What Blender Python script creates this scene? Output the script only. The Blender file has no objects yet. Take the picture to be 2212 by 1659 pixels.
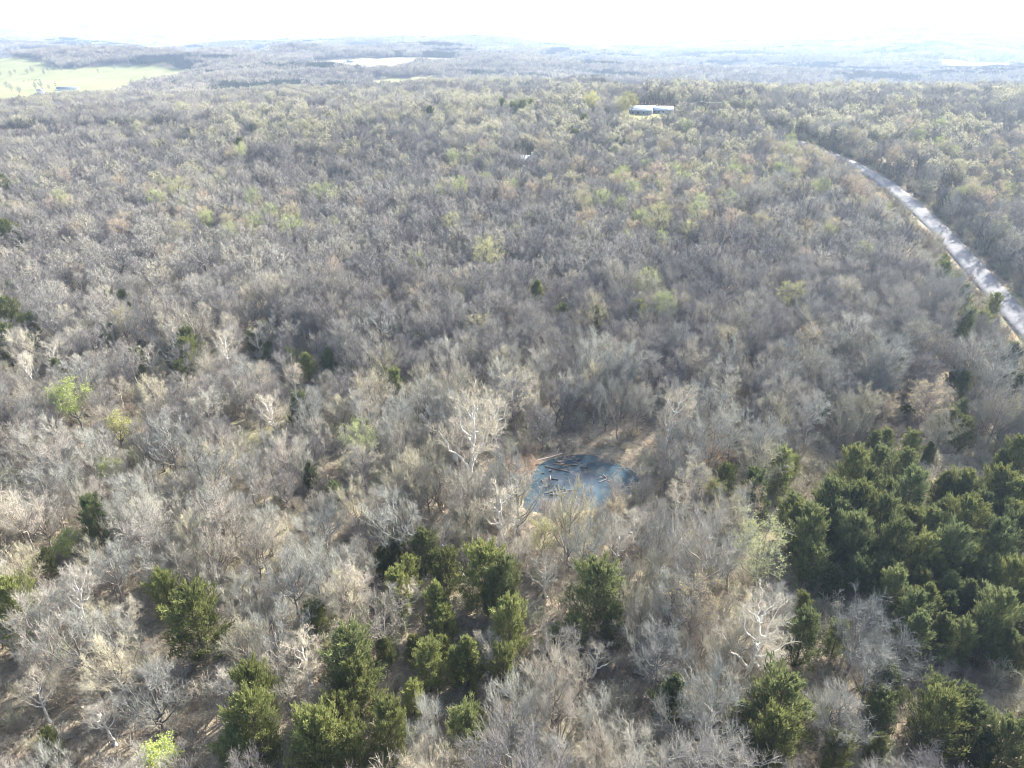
import bpy, math, random
import numpy as np
from math import radians, sin, cos, pi

# ------------------------------------------------------------------ camera, sky, sun, exposure
sc = bpy.context.scene
col = sc.collection
CAM_H, PITCH, ROLL, F = 75.0, radians(26.5), radians(0.3), 1533.7      # F: focal length in units of a 2212 px wide frame
SUN_AZ, SUN_EL = radians(42), radians(34)
cam_d = bpy.data.cameras.new('camera'); cam = bpy.data.objects.new('camera', cam_d); col.objects.link(cam)
cam_d.sensor_width = 36.0; cam_d.lens = 36.0 * F / 2212; cam_d.clip_start = 0.5; cam_d.clip_end = 60000
fw = np.array([0, cos(PITCH), -sin(PITCH)]); r0 = np.array([1., 0, 0]); u0 = np.array([0, sin(PITCH), cos(PITCH)])
rt = cos(ROLL) * r0 - sin(ROLL) * u0; up = sin(ROLL) * r0 + cos(ROLL) * u0
CP = np.array([0., 0., CAM_H])
from mathutils import Matrix, Vector
cam.matrix_world = Matrix([[rt[i], up[i], -fw[i], CP[i]] for i in range(3)] + [[0, 0, 0, 1]])
sc.camera = cam

w = bpy.data.worlds.new('World'); sc.world = w; w.use_nodes = True
nt = w.node_tree; nt.nodes.clear()
sky = nt.nodes.new('ShaderNodeTexSky'); sky.sky_type = 'NISHITA'; sky.sun_disc = False
sky.sun_elevation = SUN_EL; sky.sun_rotation = SUN_AZ; sky.air_density = 1.0; sky.dust_density = 3.0; sky.ozone_density = 1.0
bg = nt.nodes.new('ShaderNodeBackground'); bg.inputs['Strength'].default_value = 0.145
wo = nt.nodes.new('ShaderNodeOutputWorld')
nt.links.new(sky.outputs[0], bg.inputs[0]); nt.links.new(bg.outputs[0], wo.inputs[0])

sun_d = bpy.data.lights.new('sun', 'SUN'); sun_d.energy = 5.0; sun_d.angle = radians(0.6); sun_d.color = (1.0, 0.96, 0.90)
sun = bpy.data.objects.new('sun', sun_d); col.objects.link(sun)
sdir = Vector((sin(SUN_AZ) * cos(SUN_EL), cos(SUN_AZ) * cos(SUN_EL), sin(SUN_EL)))
sun.rotation_euler = sdir.to_track_quat('Z', 'Y').to_euler(); sun.location = (200, 300, 250)
sc.view_settings.view_transform = 'Standard'; sc.view_settings.look = 'None'
sc.view_settings.exposure = 1.8; sc.view_settings.gamma = 1.0; sc.view_settings.use_curve_mapping = False
cy = sc.cycles if hasattr(sc, 'cycles') else None
sc.render.engine = 'CYCLES'
sc.cycles.max_bounces = 4; sc.cycles.diffuse_bounces = 2; sc.cycles.glossy_bounces = 2
sc.cycles.transmission_bounces = 2; sc.cycles.volume_bounces = 0; sc.cycles.transparent_max_bounces = 4
sc.cycles.pixel_filter_type = 'BLACKMAN_HARRIS'; sc.cycles.filter_width = 1.1; sc.cycles.use_adaptive_sampling = True; sc.cycles.adaptive_threshold = 0.02; sc.cycles.use_denoising = True; sc.cycles.denoiser = 'OPENIMAGEDENOISE'; sc.cycles.denoising_input_passes = 'RGB_ALBEDO_NORMAL'; sc.cycles.denoising_prefilter = 'ACCURATE'

HAZE_DENSITY = 0.00017

rng = np.random.default_rng(11)
random.seed(5)

# ------------------------------------------------------------------ helpers: noise, terrain, projection
def _h(ix, iy, s):
    v = np.sin(ix * 127.1 + iy * 311.7 + s * 74.7) * 43758.5453
    return v - np.floor(v)
def vnoise(x, y, s=0):
    ix, iy = np.floor(x), np.floor(y); fx, fy = x - ix, y - iy
    fx = fx * fx * (3 - 2 * fx); fy = fy * fy * (3 - 2 * fy)
    a = _h(ix, iy, s); b = _h(ix + 1, iy, s); c = _h(ix, iy + 1, s); d = _h(ix + 1, iy + 1, s)
    return (a * (1 - fx) + b * fx) * (1 - fy) + (c * (1 - fx) + d * fx) * fy
def fbm(x, y, s=0, o=3):
    t = 0; a = .5; n = 0
    for k in range(o):
        t = t + a * vnoise(x * 2 ** k, y * 2 ** k, s + k); n += a; a *= .5
    return t / n
def sstep(a, b, x):
    t = np.clip((x - a) / (b - a), 0, 1); return t * t * (3 - 2 * t)
POND_Z = -1.6
PC, PR = np.array([12.2, 111.8]), np.array([9.4, 9.6])               # pond centre and radii
def pond_r(x, y):
    dx, dy = x - PC[0], y - PC[1]
    a = np.arctan2(dy, dx)
    k = 1 + .12 * np.sin(2 * a + .6) + .09 * np.sin(3 * a + 2.0) + .06 * np.sin(5 * a + 1) + .22 * (fbm(x / 2.6, y / 2.6, 17, 3) - .5)
    return np.sqrt((dx / PR[0]) ** 2 + (dy / PR[1]) ** 2) / k
def gauss(x, y, cx, cy_, sx, sy): return np.exp(-((x - cx) / sx) ** 2 - ((y - cy_) / sy) ** 2)
def Z(x, y):
    x = np.asarray(x, float); y = np.asarray(y, float)
    d = np.hypot(x, y)
    z = (fbm(x / 70, y / 70, 3) - .5) * 5.0 * (1 - .5 * sstep(600, 1500, d))
    z = z + 56 * sstep(650, 2400, d) * (fbm(x / 640 + 5.3, y / 430 + 2.1, 9) - .5) * 2
    yw = y + 330 * (fbm(x / 300 + 3.7, y / 900 + 1.2, 63, 2) - .5) + .16 * (x - 150)
    z = z + 25 * (.62 + .76 * fbm(x / 150 + 8.1, y / 260 + 2.2, 71, 2)) * sstep(135, 560, y + .15 * x) * (1 - sstep(620, 900, yw)) * (.35 + .65 * sstep(-420, 60, x)) * (1 - .45 * sstep(260, 620, x))   # the wooded hill behind the pond
    z = z - 22 * sstep(780, 1000, yw) * (1 - sstep(1250, 1550, yw)) * sstep(-500, 100, x)                       # the valley beyond its crest
    z = z - 26 * gauss(x, yw, -700, 2500, 700, 260)
    z = z + 30 * gauss(x, y, -900, 1800, 420, 400) - 8 * gauss(x, y, -520, 1000, 350, 160)
    z = z + 16 * gauss(x, y, -330, 2150, 420, 260) + 26 * gauss(x, y, 1080, 1980, 330, 220)
    z = z + 10 * gauss(x, y, -190, 1330, 160, 110) + 14 * gauss(x, y, 170, 1230, 170, 120)
    z = z + 76 * sstep(2300, 6000, d) + 46 * sstep(2600, 6000, d) * (fbm(x / 2300 + 1.3, y / 1500 + 4.4, 21) - .5) * 2
    pr = pond_r(x, y)
    rim = np.clip(1.25 - pr, -9, 1)
    z = np.where(pr < 2.6, z * sstep(1.0, 2.6, pr) + (1 - sstep(1.0, 2.6, pr)) * (-.9), z)
    z = z - 1.9 * (1 - sstep(.72, 1.3, pr))
    return z
def ray(X, Y): return fw + (X - 1106) / F * rt - (Y - 829.5) / F * up
def G(X, Y, dz=0.0):
    """world point seen at photo pixel (2212 px frame) standing dz above the terrain"""
    d = ray(X, Y)
    ts = np.geomspace(30, 16000, 500)
    P = CP[None] + d[None] * ts[:, None]
    h = P[:, 2] - Z(P[:, 0], P[:, 1]) - dz
    i = np.argmax(h < 0)
    if h[i] >= 0: i = len(ts) - 1
    a, b = ts[max(i - 1, 0)], ts[i]
    for _ in range(30):
        m = .5 * (a + b); p = CP + d * m
        if p[2] - float(Z(p[0], p[1])) - dz < 0: b = m
        else: a = m
    p = CP + d * b
    return p[0], p[1], float(Z(p[0], p[1]))
def proj(x, y, z):
    v = np.stack([np.asarray(x, float) - CP[0], np.asarray(y, float) - CP[1], np.asarray(z, float) - CP[2]], -1)
    dep = v @ fw
    return 1106 + F * (v @ rt) / dep, 829.5 - F * (v @ up) / dep, dep
def inpoly(x, y, poly):
    x = np.asarray(x, float); y = np.asarray(y, float); r = np.zeros(x.shape, bool); n = len(poly)
    for i in range(n):
        x1, y1 = poly[i][:2]; x2, y2 = poly[(i + 1) % n][:2]
        c = ((y1 > y) != (y2 > y)) & (x < (x2 - x1) * (y - y1) / (y2 - y1 + 1e-12) + x1)
        r ^= c
    return r

# ------------------------------------------------------------------ helpers: materials
def mat(name, build):
    m = bpy.data.materials.new(name); m.use_nodes = True; t = m.node_tree; t.nodes.clear()
    o = t.nodes.new('ShaderNodeOutputMaterial'); build(t, o); return m
def N(t, typ, **kw):
    n = t.nodes.new(typ)
    for k, v in kw.items():
        if k.startswith('i_'):
            n.inputs[int(k[2:])].default_value = v
        else: setattr(n, k, v)
    return n
def ramp(t, stops, fac):
    n = t.nodes.new('ShaderNodeValToRGB'); e = n.color_ramp.elements
    while len(e) < len(stops): e.new(.5)
    for q, (p, c) in zip(e, stops): q.position = p; q.color = (*c, 1)
    t.links.new(fac, n.inputs[0]); return n.outputs[0]
def noise(t, scale, detail=3, vec=None, rough=.55):
    n = N(t, 'ShaderNodeTexNoise'); n.inputs['Scale'].default_value = scale; n.inputs['Detail'].default_value = detail
    n.inputs['Roughness'].default_value = rough
    if vec is not None: t.links.new(vec, n.inputs['Vector'])
    return n.outputs['Fac']
def mix(t, a, b, fac, mode='MIX'):
    n = N(t, 'ShaderNodeMix', data_type='RGBA', blend_type=mode)
    for s, v in ((6, a), (7, b), (0, fac)):
        if hasattr(v, 'is_output'): t.links.new(v, n.inputs[s])
        elif s == 0: n.inputs[0].default_value = v
        else: n.inputs[s].default_value = (*v, 1)
    return n.outputs[2]
def wpos(t): return N(t, 'ShaderNodeNewGeometry').outputs['Position']
def princ(t, o, colr, rough=.85, bump=None, bstr=.3, bdist=.05, spec=.2):
    p = N(t, 'ShaderNodeBsdfPrincipled'); p.inputs['Roughness'].default_value = rough
    p.inputs['Specular IOR Level'].default_value = spec
    if hasattr(colr, 'is_output'): t.links.new(colr, p.inputs['Base Color'])
    else: p.inputs['Base Color'].default_value = (*colr, 1)
    if bump is not None:
        b = N(t, 'ShaderNodeBump'); b.inputs['Strength'].default_value = bstr; b.inputs['Distance'].default_value = bdist
        t.links.new(bump, b.inputs['Height']); t.links.new(b.outputs[0], p.inputs['Normal'])
    t.links.new(p.outputs[0], o.inputs[0]); return p

def m_floor(t, o):
    P = wpos(t)
    c = ramp(t, [(.34, (.085, .07, .05)), (.47, (.23, .19, .13)), (.55, (.31, .255, .18)), (.66, (.46, .385, .28))], noise(t, 1.1, 8, P, .85))
    g = ramp(t, [(.50, (0, 0, 0)), (.66, (1, 1, 1))], noise(t, .028, 3, P))
    c = mix(t, c, (.23, .235, .10), mix(t, (0, 0, 0), (.65, .65, .65), g))
    s = ramp(t, [(.62, (0, 0, 0)), (.72, (1, 1, 1))], noise(t, .055, 3, P))
    c = mix(t, c, (.33, .215, .13), mix(t, (0, 0, 0), (.5, .5, .5), s))
    vd = N(t, 'ShaderNodeVectorMath', operation='DISTANCE'); t.links.new(P, vd.inputs[0]); vd.inputs[1].default_value = (PC[0], PC[1], -1.5)
    dn = N(t, 'ShaderNodeMath', operation='MULTIPLY_ADD'); t.links.new(noise(t, .5, 4, P), dn.inputs[0]); dn.inputs[1].default_value = -9.0; t.links.new(vd.outputs['Value'], dn.inputs[2])
    mr = N(t, 'ShaderNodeMapRange'); t.links.new(dn.outputs[0], mr.inputs[0]); mr.inputs[1].default_value = 3.5; mr.inputs[2].default_value = 6.5; mr.inputs[3].default_value = .85; mr.inputs[4].default_value = 0
    c = mix(t, c, (.115, .085, .058), mr.outputs[0])                     # wet mud of the pond margin
    princ(t, o, c, .95, noise(t, 2.2, 5, P, .7), .6, .25, .05)
def m_grass(c1, c2, sc_=.02):
    def f(t, o):
        P = wpos(t)
        c = ramp(t, [(.3, c1), (.7, c2)], noise(t, sc_, 6, P, .65))
        princ(t, o, c, .95, noise(t, 1.2, 4, P), .4, .2, .05)
    return f
def m_gravel(t, o):
    P = wpos(t)
    c = ramp(t, [(.3, (.15, .152, .155)), (.7, (.22, .22, .22))], noise(t, .6, 6, P, .7))
    c = mix(t, c, (.13, .127, .124), ramp(t, [(.55, (0, 0, 0)), (.8, (.6, .6, .6))], noise(t, .16, 3, P)))
    princ(t, o, c, .9, noise(t, 9, 4, P), .5, .05, .1)
def m_twig(c, var=.35, budc=None):
    """bark of branches: object colour times a per-tree random tone"""
    def f(t, o):
        oi = N(t, 'ShaderNodeObjectInfo')
        rn = ramp(t, [(0, tuple(1 - var * k for k in (1, .95, .9))), (.5, (1, 1, 1)), (1, (1 + var * .6, 1 + var * .5, 1 + var * .35))], oi.outputs['Random'])
        base = mix(t, c, oi.outputs['Color'], 1.0, 'MULTIPLY')
        base = mix(t, base, rn, 1.0, 'MULTIPLY')
        n = noise(t, 1.7, 3, N(t, 'ShaderNodeTexCoord').outputs['Object'])
        base = mix(t, base, ramp(t, [(.3, (.72, .72, .72)), (.7, (1.2, 1.2, 1.2))], n), 1.0, 'MULTIPLY')
        princ(t, o, base, .9, spec=.15)
    return f
def m_forest(stops, regional):
    """branches of a far, mixed wood: tone drawn per tree, drifting over the land"""
    def f(t, o):
        oi = N(t, 'ShaderNodeObjectInfo')
        c = ramp(t, stops, oi.outputs['Random'])
        g = ramp(t, [(.33, (.66, .635, .63)), (.5, (.92, .90, .88)), (.68, (1.16, 1.14, 1.08))], noise(t, regional, 4, wpos(t)))
        c = mix(t, c, g, 1.0, 'MULTIPLY')
        princ(t, o, c, .9, spec=.12)
    return f
def m_leaf(c, var=.35, trans=.35, stops=None):
    def f(t, o):
        oi = N(t, 'ShaderNodeObjectInfo')
        if stops: base = ramp(t, stops, oi.outputs['Random'])
        else:
            rn = ramp(t, [(0, (1 - var, 1 - var, 1 - var)), (.5, (1, 1, 1)), (1, (1 + var, 1 + var * .95, 1 + var * .8))], oi.outputs['Random'])
            base = mix(t, mix(t, c, oi.outputs['Color'], 1.0, 'MULTIPLY'), rn, 1.0, 'MULTIPLY')
        n = noise(t, 1.3, 3, N(t, 'ShaderNodeTexCoord').outputs['Object'])
        base = mix(t, base, ramp(t, [(.3, (.7, .75, .7)), (.7, (1.25, 1.2, 1.1))], n), 1.0, 'MULTIPLY')
        d = N(t, 'ShaderNodeBsdfDiffuse'); tr = N(t, 'ShaderNodeBsdfTranslucent'); mx = N(t, 'ShaderNodeMixShader')
        t.links.new(base, d.inputs[0]); t.links.new(base, tr.inputs[0]); mx.inputs[0].default_value = trans
        t.links.new(d.outputs[0], mx.inputs[1]); t.links.new(tr.outputs[0], mx.inputs[2]); t.links.new(mx.outputs[0], o.inputs[0])
    return f
def m_plain(c, rough=.7, sc_=3.0, v=.2, spec=.3):
    def f(t, o):
        n = noise(t, sc_, 4, N(t, 'ShaderNodeTexCoord').outputs['Object'])
        princ(t, o, ramp(t, [(.3, tuple(k * (1 - v) for k in c)), (.7, tuple(min(1, k * (1 + v)) for k in c))], n), rough, spec=spec)
    return f
def m_water(t, o):
    P = wpos(t)
    c = ramp(t, [(.35, (.015, .032, .047)), (.65, (.045, .075, .092))], noise(t, .12, 3, P))
    c = mix(t, c, (.14, .115, .08), ramp(t, [(.52, (0, 0, 0)), (.66, (.8, .8, .8))], noise(t, .55, 5, P, .7)))
    p = princ(t, o, c, .10, noise(t, 1.4, 2, P), .03, .05, .5)
    p.inputs['IOR'].default_value = 1.33
def m_canopy(t, o):
    P = wpos(t)
    c = ramp(t, [(.32, (.10, .095, .10)), (.5, (.19, .17, .155)), (.7, (.30, .265, .21))], noise(t, .012, 6, P, .7))
    f_ = ramp(t, [(.66, (0, 0, 0)), (.69, (1, 1, 1))], noise(t, .0016, 3, P))
    c = mix(t, c, (.50, .50, .32), f_)
    princ(t, o, c, .95, noise(t, .06, 4, P), 1.0, 6, .02)

M = {
 'floor': mat('leaf_litter', m_floor), 'pasture': mat('pasture_grass', m_grass((.17, .18, .075), (.25, .245, .12))),
 'dry': mat('dry_grass', m_grass((.20, .185, .11), (.28, .26, .165))), 'verge': mat('verge_grass', m_grass((.11, .125, .05), (.24, .21, .12), .12)),
 'gravel': mat('pale_gravel', m_gravel), 'water': mat('pond_water', m_water), 'canopy': mat('far_canopy', m_canopy),
 'bark': mat('grey_bark', m_twig((.27, .245, .215))), 'twig': mat('grey_twigs', m_twig((.36, .355, .31))),
 'white_bark': mat('white_bark', m_twig((.72, .70, .66), .14)), 'cream_twig': mat('cream_twigs', m_twig((.52, .48, .40), .15)),
 'wood_mid': mat('mixed_wood_twigs', m_forest([(0, (.18, .17, .168)), (.3, (.265, .255, .238)), (.55, (.335, .322, .292)), (.8, (.38, .363, .312)), (1, (.465, .435, .345))], .012)),
 'brush': mat('brush_twigs', m_forest([(0, (.27, .22, .17)), (.4, (.385, .35, .28)), (.75, (.48, .455, .375)), (1, (.43, .44, .29))], .05)),
 'cedar': mat('cedar_foliage', m_leaf((.165, .182, .082), .25, .35)), 'cedar_bark': mat('cedar_bark', m_plain((.11, .08, .06))),
 'bud': mat('spring_buds', m_leaf((.50, .47, .26), .2, .4)), 'leaf': mat('spring_leaves', m_leaf((.39, .45, .14), .2, .4)),
 'bud_mid': mat('far_spring_buds', m_leaf(None, trans=.35, stops=[(0, (.46, .435, .335)), (.35, (.50, .47, .33)), (.7, (.47, .46, .285)), (1, (.53, .49, .39))])),
 'log': mat('weathered_log', m_twig((.36, .33, .30), .45)),
 'white_roof': mat('white_metal_roof', m_plain((.80, .80, .80), .35, 1, .05, .5)), 'blue_roof': mat('blue_grey_roof', m_plain((.42, .50, .60), .4, 1, .1, .5)),
 'grey_roof': mat('grey_shingle_roof', m_plain((.27, .29, .32), .8, 2)), 'white_wall': mat('white_siding', m_plain((.72, .72, .70), .7, 1, .08)),
 'grey_wall': mat('grey_siding', m_plain((.26, .28, .31), .7, 1, .12)), 'dark_roof': mat('dark_roof', m_plain((.13, .14, .18), .7, 1)),
 'glass': mat('window_glass', m_plain((.04, .05, .06), .1, 1, .1, .6)), 'pole_wood': mat('pole_wood', m_plain((.22, .18, .14))),
 'wire': mat('wire_metal', m_plain((.62, .62, .62), .4)), 'blue_paint': mat('blue_paint', m_plain((.16, .26, .50), .4)),
 'brick': mat('red_brick', m_plain((.30, .14, .10))), 'door': mat('door_paint', m_plain((.30, .24, .20), .6)),
 'cow_hide': mat('black_hide', m_plain((.03, .025, .022), .8)), 'rubber': mat('rubber', m_plain((.03, .03, .03), .8)),
}

# ------------------------------------------------------------------ helpers: mesh
def mesh(name, V, Fc, mats, midx=None, smooth=False):
    me = bpy.data.meshes.new(name)
    V = np.asarray(V, np.float32); me.vertices.add(len(V)); me.vertices.foreach_set('co', V.ravel())
    k = np.array([len(f) for f in Fc], np.int32) if isinstance(Fc, list) else np.full(len(Fc), Fc.shape[1], np.int32)
    flat = np.concatenate([np.asarray(f, np.int32) for f in Fc]) if isinstance(Fc, list) else Fc.astype(np.int32).ravel()
    me.loops.add(len(flat)); me.loops.foreach_set('vertex_index', flat)
    st = np.zeros(len(k), np.int32); st[1:] = np.cumsum(k)[:-1]
    me.polygons.add(len(k)); me.polygons.foreach_set('loop_start', st)
    for m in mats: me.materials.append(m)
    if midx is not None: me.polygons.foreach_set('material_index', np.asarray(midx, np.int32))
    if smooth: me.polygons.foreach_set('use_smooth', np.ones(len(k), bool))
    me.update(calc_edges=True); return me
def ob(name, data, parent=None, loc=(0, 0, 0), rz=0, scale=(1, 1, 1), link=True, color=None, **props):
    o = bpy.data.objects.new(name, data)
    if link: col.objects.link(o)
    o.location = loc; o.rotation_euler = (0, 0, rz); o.scale = scale
    if parent is not None: o.parent = parent
    if color is not None: o.color = (*color, 1)
    for k, v in props.items(): o[k] = v
    return o
def tubes(P0, P1, R0, R1, k):
    """N tapered k-sided tubes -> vertices, quads"""
    P0 = np.asarray(P0, float); P1 = np.asarray(P1, float); R0 = np.asarray(R0, float); R1 = np.asarray(R1, float)
    n = len(P0); d = P1 - P0; d /= np.linalg.norm(d, axis=1, keepdims=True) + 1e-9
    a = np.where(np.abs(d[:, 2:3]) < .9, np.array([[0, 0, 1.]]), np.array([[1., 0, 0]]))
    e1 = np.cross(d, a); e1 /= np.linalg.norm(e1, axis=1, keepdims=True); e2 = np.cross(d, e1)
    an = np.arange(k) * 2 * pi / k
    ring = np.cos(an)[None, :, None] * e1[:, None] + np.sin(an)[None, :, None] * e2[:, None]
    V = np.concatenate([P0[:, None] + ring * R0[:, None, None], P1[:, None] + ring * R1[:, None, None]], 1).reshape(-1, 3)
    b = (np.arange(n) * 2 * k)[:, None]; i = np.arange(k)[None]; j = (i + 1) % k
    Q = np.stack([b + i, b + j, b + k + j, b + k + i], -1).reshape(-1, 4)
    return V, Q
def join(parts):
    """[(V, quads, material index)] -> V, Q, idx"""
    Vs, Qs, I = [], [], []; off = 0
    for V, Q, m in parts:
        Vs.append(V); Qs.append(Q + off); I.append(np.full(len(Q), m)); off += len(V)
    return np.concatenate(Vs), np.concatenate(Qs), np.concatenate(I)
def unit(v): return v / (np.linalg.norm(v, axis=-1, keepdims=True) + 1e-9)
def quads(C, L, Wd, D, U):
    """flat leaf quads at C, long axis D, length L, half width Wd"""
    D = unit(D); S = unit(np.cross(D, U))
    L = L[:, None]; Wd = Wd[:, None]
    V = np.stack([C - S * Wd * .6, C + S * Wd * .6, C + D * L + S * Wd * .35, C + D * L - S * Wd * .35], 1)
    V[:, 2] += S * Wd * .2
    return V.reshape(-1, 3), np.arange(len(C) * 4).reshape(-1, 4)

# ------------------------------------------------------------------ tree growing
def bez(a, b, c, t): return (1 - t) ** 2 * a + 2 * t * (1 - t) * b + t * t * c
def grow(seed, H=14., R=3.1, base=.36, nl=15, n2=7, n3=6, n4=6, tw=.010, tr=.17, crook=.5, lean=0., upb=.35, lr=1.0, l4=(.45, .85), l3=(.6, 1.1), l2=(.9, 2.0)):
    g = np.random.default_rng(seed)
    wood, twig, tips = [], [], []
    # trunk
    n = 9; zz = np.linspace(0, H * .80, n + 1)
    off = np.cumsum(g.normal(0, .10 * crook, (n + 1, 2)), 0); off[0] = 0
    ln = g.uniform(0, 2 * pi); off += np.outer(zz, [cos(ln), sin(ln)]) * lean
    tp = np.column_stack([off, zz]); trr = tr * (1 - zz / (H * .86)) ** .8 + .03
    trr[0] *= 1.35
    def tpos(z):
        return np.array([np.interp(z, zz, tp[:, 0]), np.interp(z, zz, tp[:, 1]), z])
    for i in range(n): wood.append((tp[i], tp[i + 1], trr[i], trr[i + 1]))
    zc, rz_ = H * (base + 1) / 2, H * (1 - base) / 2
    for i in range(nl):
        v = (i + .5) / nl; el = math.asin(-.25 + 1.22 * v) if -.25 + 1.22 * v < 1 else pi / 2
        az = i * 2.39996 + g.normal(0, .25); rr = g.uniform(.82, 1.08)
        sd = 1 + .22 * sin(az * 2 + seed)
        E = np.array([cos(az) * cos(el) * R * rr * sd, sin(az) * cos(el) * R * rr * sd, zc + rz_ * sin(el) * rr])
        hz = math.hypot(E[0], E[1])
        zs = np.clip(E[2] - hz * g.uniform(.95, 2.1) - .4, H * base * g.uniform(.55, 1.0), H * .78)
        A = tpos(zs); E[:2] += A[:2]
        B = A + (E - A) * np.array([.62, .62, .35]) + g.normal(0, .25 * crook, 3)
        ns = 7; ts = np.linspace(0, 1, ns + 1); pts = np.array([bez(A, B, E, t) for t in ts])
        pts[1:-1] += g.normal(0, .10 * crook, (ns - 1, 3))
        r_a = min(np.interp(zs, zz, trr) * .66, lr * (.045 + .028 * np.linalg.norm(E - A))); rad = r_a * (1 - ts) ** .9 + tw * 1.6
        for k in range(ns): wood.append((pts[k], pts[k + 1], rad[k], rad[k + 1]))
        tang = np.gradient(pts, axis=0)
        for j in range(n2):
            t = .28 + .72 * (j + g.uniform(.2, .9)) / n2; q = t * ns; k = min(int(q), ns - 1)
            p = pts[k] + (pts[k + 1] - pts[k]) * (q - k)
            out = p - tpos(min(p[2], H * .75)); out[2] *= .3
            D = unit(unit(tang[k]) * .75 + unit(out) * .25 + unit(g.normal(0, 1, 3)) * .75 + np.array([0, 0, upb]))
            L2 = g.uniform(*l2) * (1.15 - .45 * t); mid = p + D * L2 * .5 + g.normal(0, .06, 3); e2 = mid + unit(D + np.array([0, 0, upb * .5]) + g.normal(0, .2, 3)) * L2 * .5
            r2 = tw * 2.4
            twig += [(p, mid, r2, r2 * .8), (mid, e2, r2 * .8, tw)]
            for m in range(n3):
                s = .2 + .8 * (m + g.uniform(0, 1)) / n3
                q3 = p + (mid - p) * min(1, s * 2) if s < .5 else mid + (e2 - mid) * (s * 2 - 1)
                D3 = unit(D * .55 + unit(g.normal(0, 1, 3)) * .8 + np.array([0, 0, upb]))
                e3 = q3 + D3 * g.uniform(*l3); twig.append((q3, e3, tw * 1.5, tw * .9))
                if n4:
                    s4 = g.uniform(.15, 1, n4); st = q3 + (e3 - q3) * s4[:, None]
                    D4 = unit(D3 * .6 + unit(g.normal(0, 1, (n4, 3))) * .75 + np.array([0, 0, upb * .8]))
                    e4 = st + D4 * g.uniform(l4[0], l4[1], (n4, 1))
                    for a_, b_ in zip(st, e4): twig.append((a_, b_, tw, tw * .55))
                    tips.append(e4); tips.append(st + (e4 - st) * .5)
                tips.append(e3[None])
    W = [np.array([s[i] for s in wood]) for i in range(4)]; T = [np.array([s[i] for s in twig]) for i in range(4)]
    return W, T, np.concatenate(tips)
def tree_meshes(name, barkm, twigm, foliage=None, nleaf=0, leaf=(.10, .18), seed=0, **kw):
    W, T, tips = grow(seed, **kw)
    V, Q = tubes(*W, 5); tm = mesh(name + '_trunk', V, Q, [barkm], smooth=True)
    V, Q = tubes(*T, 3); cm = mesh(name + '_crown', V, Q, [twigm])
    fm = None
    if foliage is not None:
        g = np.random.default_rng(seed + 99); i = g.integers(0, len(tips), nleaf)
        C = tips[i] + g.normal(0, .10, (nleaf, 3))
        V, Q = quads(C, g.uniform(leaf[0], leaf[1], nleaf), g.uniform(leaf[0], leaf[1], nleaf) * .5, g.normal(0, 1, (nleaf, 3)) + [0, 0, .5], g.normal(0, 1, (nleaf, 3)))
        fm = mesh(name + '_foliage', V, Q, [foliage])
    return tm, cm, fm
def tree_single(name, mats, nleaf=0, leaf=(.2, .4), seed=0, k=3, **kw):
    """one-mesh version for the far wood"""
    W, T, tips = grow(seed, **kw)
    parts = [(*tubes(*W, 4), 0), (*tubes(*T, k), 1)]
    if nleaf:
        g = np.random.default_rng(seed + 99); i = g.integers(0, len(tips), nleaf)
        C = tips[i] + g.normal(0, .12, (nleaf, 3))
        parts.append((*quads(C, g.uniform(*leaf, nleaf), g.uniform(*leaf, nleaf) * .5, g.normal(0, 1, (nleaf, 3)), g.normal(0, 1, (nleaf, 3))), 2))
    V, Q, I = join(parts); return mesh(name, V, Q, mats, I)
def cedar_meshes(seed, H=8., R=2.5, nb=84, ns=72, shape=1.0, size=1.0):
    g = np.random.default_rng(seed)
    n = 6; zz = np.linspace(0, H * .95, n + 1); W = [[], [], [], []]
    for i in range(n):
        W[0].append((0, 0, zz[i])); W[1].append((0, 0, zz[i + 1])); W[2].append(.16 * (1 - zz[i] / H) + .02); W[3].append(.16 * (1 - zz[i + 1] / H) + .02)
    C, D, L, Wd = [], [], [], []; ph = g.uniform(0, 6.28, 4)
    for b in range(nb):
        v = (b + g.uniform(0, 1)) / nb; az = b * 2.39996 + g.normal(0, .35)
        lump = 1 + .20 * sin(2 * az + ph[0] + 5 * v) + .16 * sin(3 * az + ph[1] - 9 * v)
        z0 = H * (.05 + .91 * v ** .85); rad = R * ((1 - v) ** (.62 * shape) + .05) * (min(1, .6 + v * 3.0)) * g.uniform(.60, 1.15) * lump
        lift = g.uniform(.3, .8) + .7 * v
        A = np.array([0, 0, z0 - rad * lift * .4]); E = np.array([cos(az) * rad, sin(az) * rad, z0 + rad * lift * .45 + g.uniform(0, .35)])
        W[0].append(A); W[1].append(E); W[2].append(.03); W[3].append(.012)
        t = g.uniform(.15, 1.0, ns) ** .55; wsp = (1.08 - t)[:, None] * .42 + .10
        P = A + (E - A) * t[:, None] + g.normal(0, 1, (ns, 3)) * wsp * np.array([1, 1, .8]) * (.5 + .2 * rad)
        P[:, 2] += .35 * t ** 2
        d = unit(E - A) * .8 + g.normal(0, .45, (ns, 3)) + np.array([0, 0, .8])
        C.append(P); D.append(d); L.append(g.uniform(.22, .50, ns) * size); Wd.append(g.uniform(.045, .10, ns) * size)
    C = np.concatenate(C); D = np.concatenate(D); L = np.concatenate(L); Wd = np.concatenate(Wd)
    V, Q = quads(C, L, Wd, D, g.normal(0, 1, C.shape))
    V1, Q1 = tubes(*[np.array(w_) for w_ in W], 5)
    return mesh('cedar_trunk', V1, Q1, [M['cedar_bark']], smooth=True), mesh('cedar_crown', V, Q, [M['cedar']])
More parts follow.
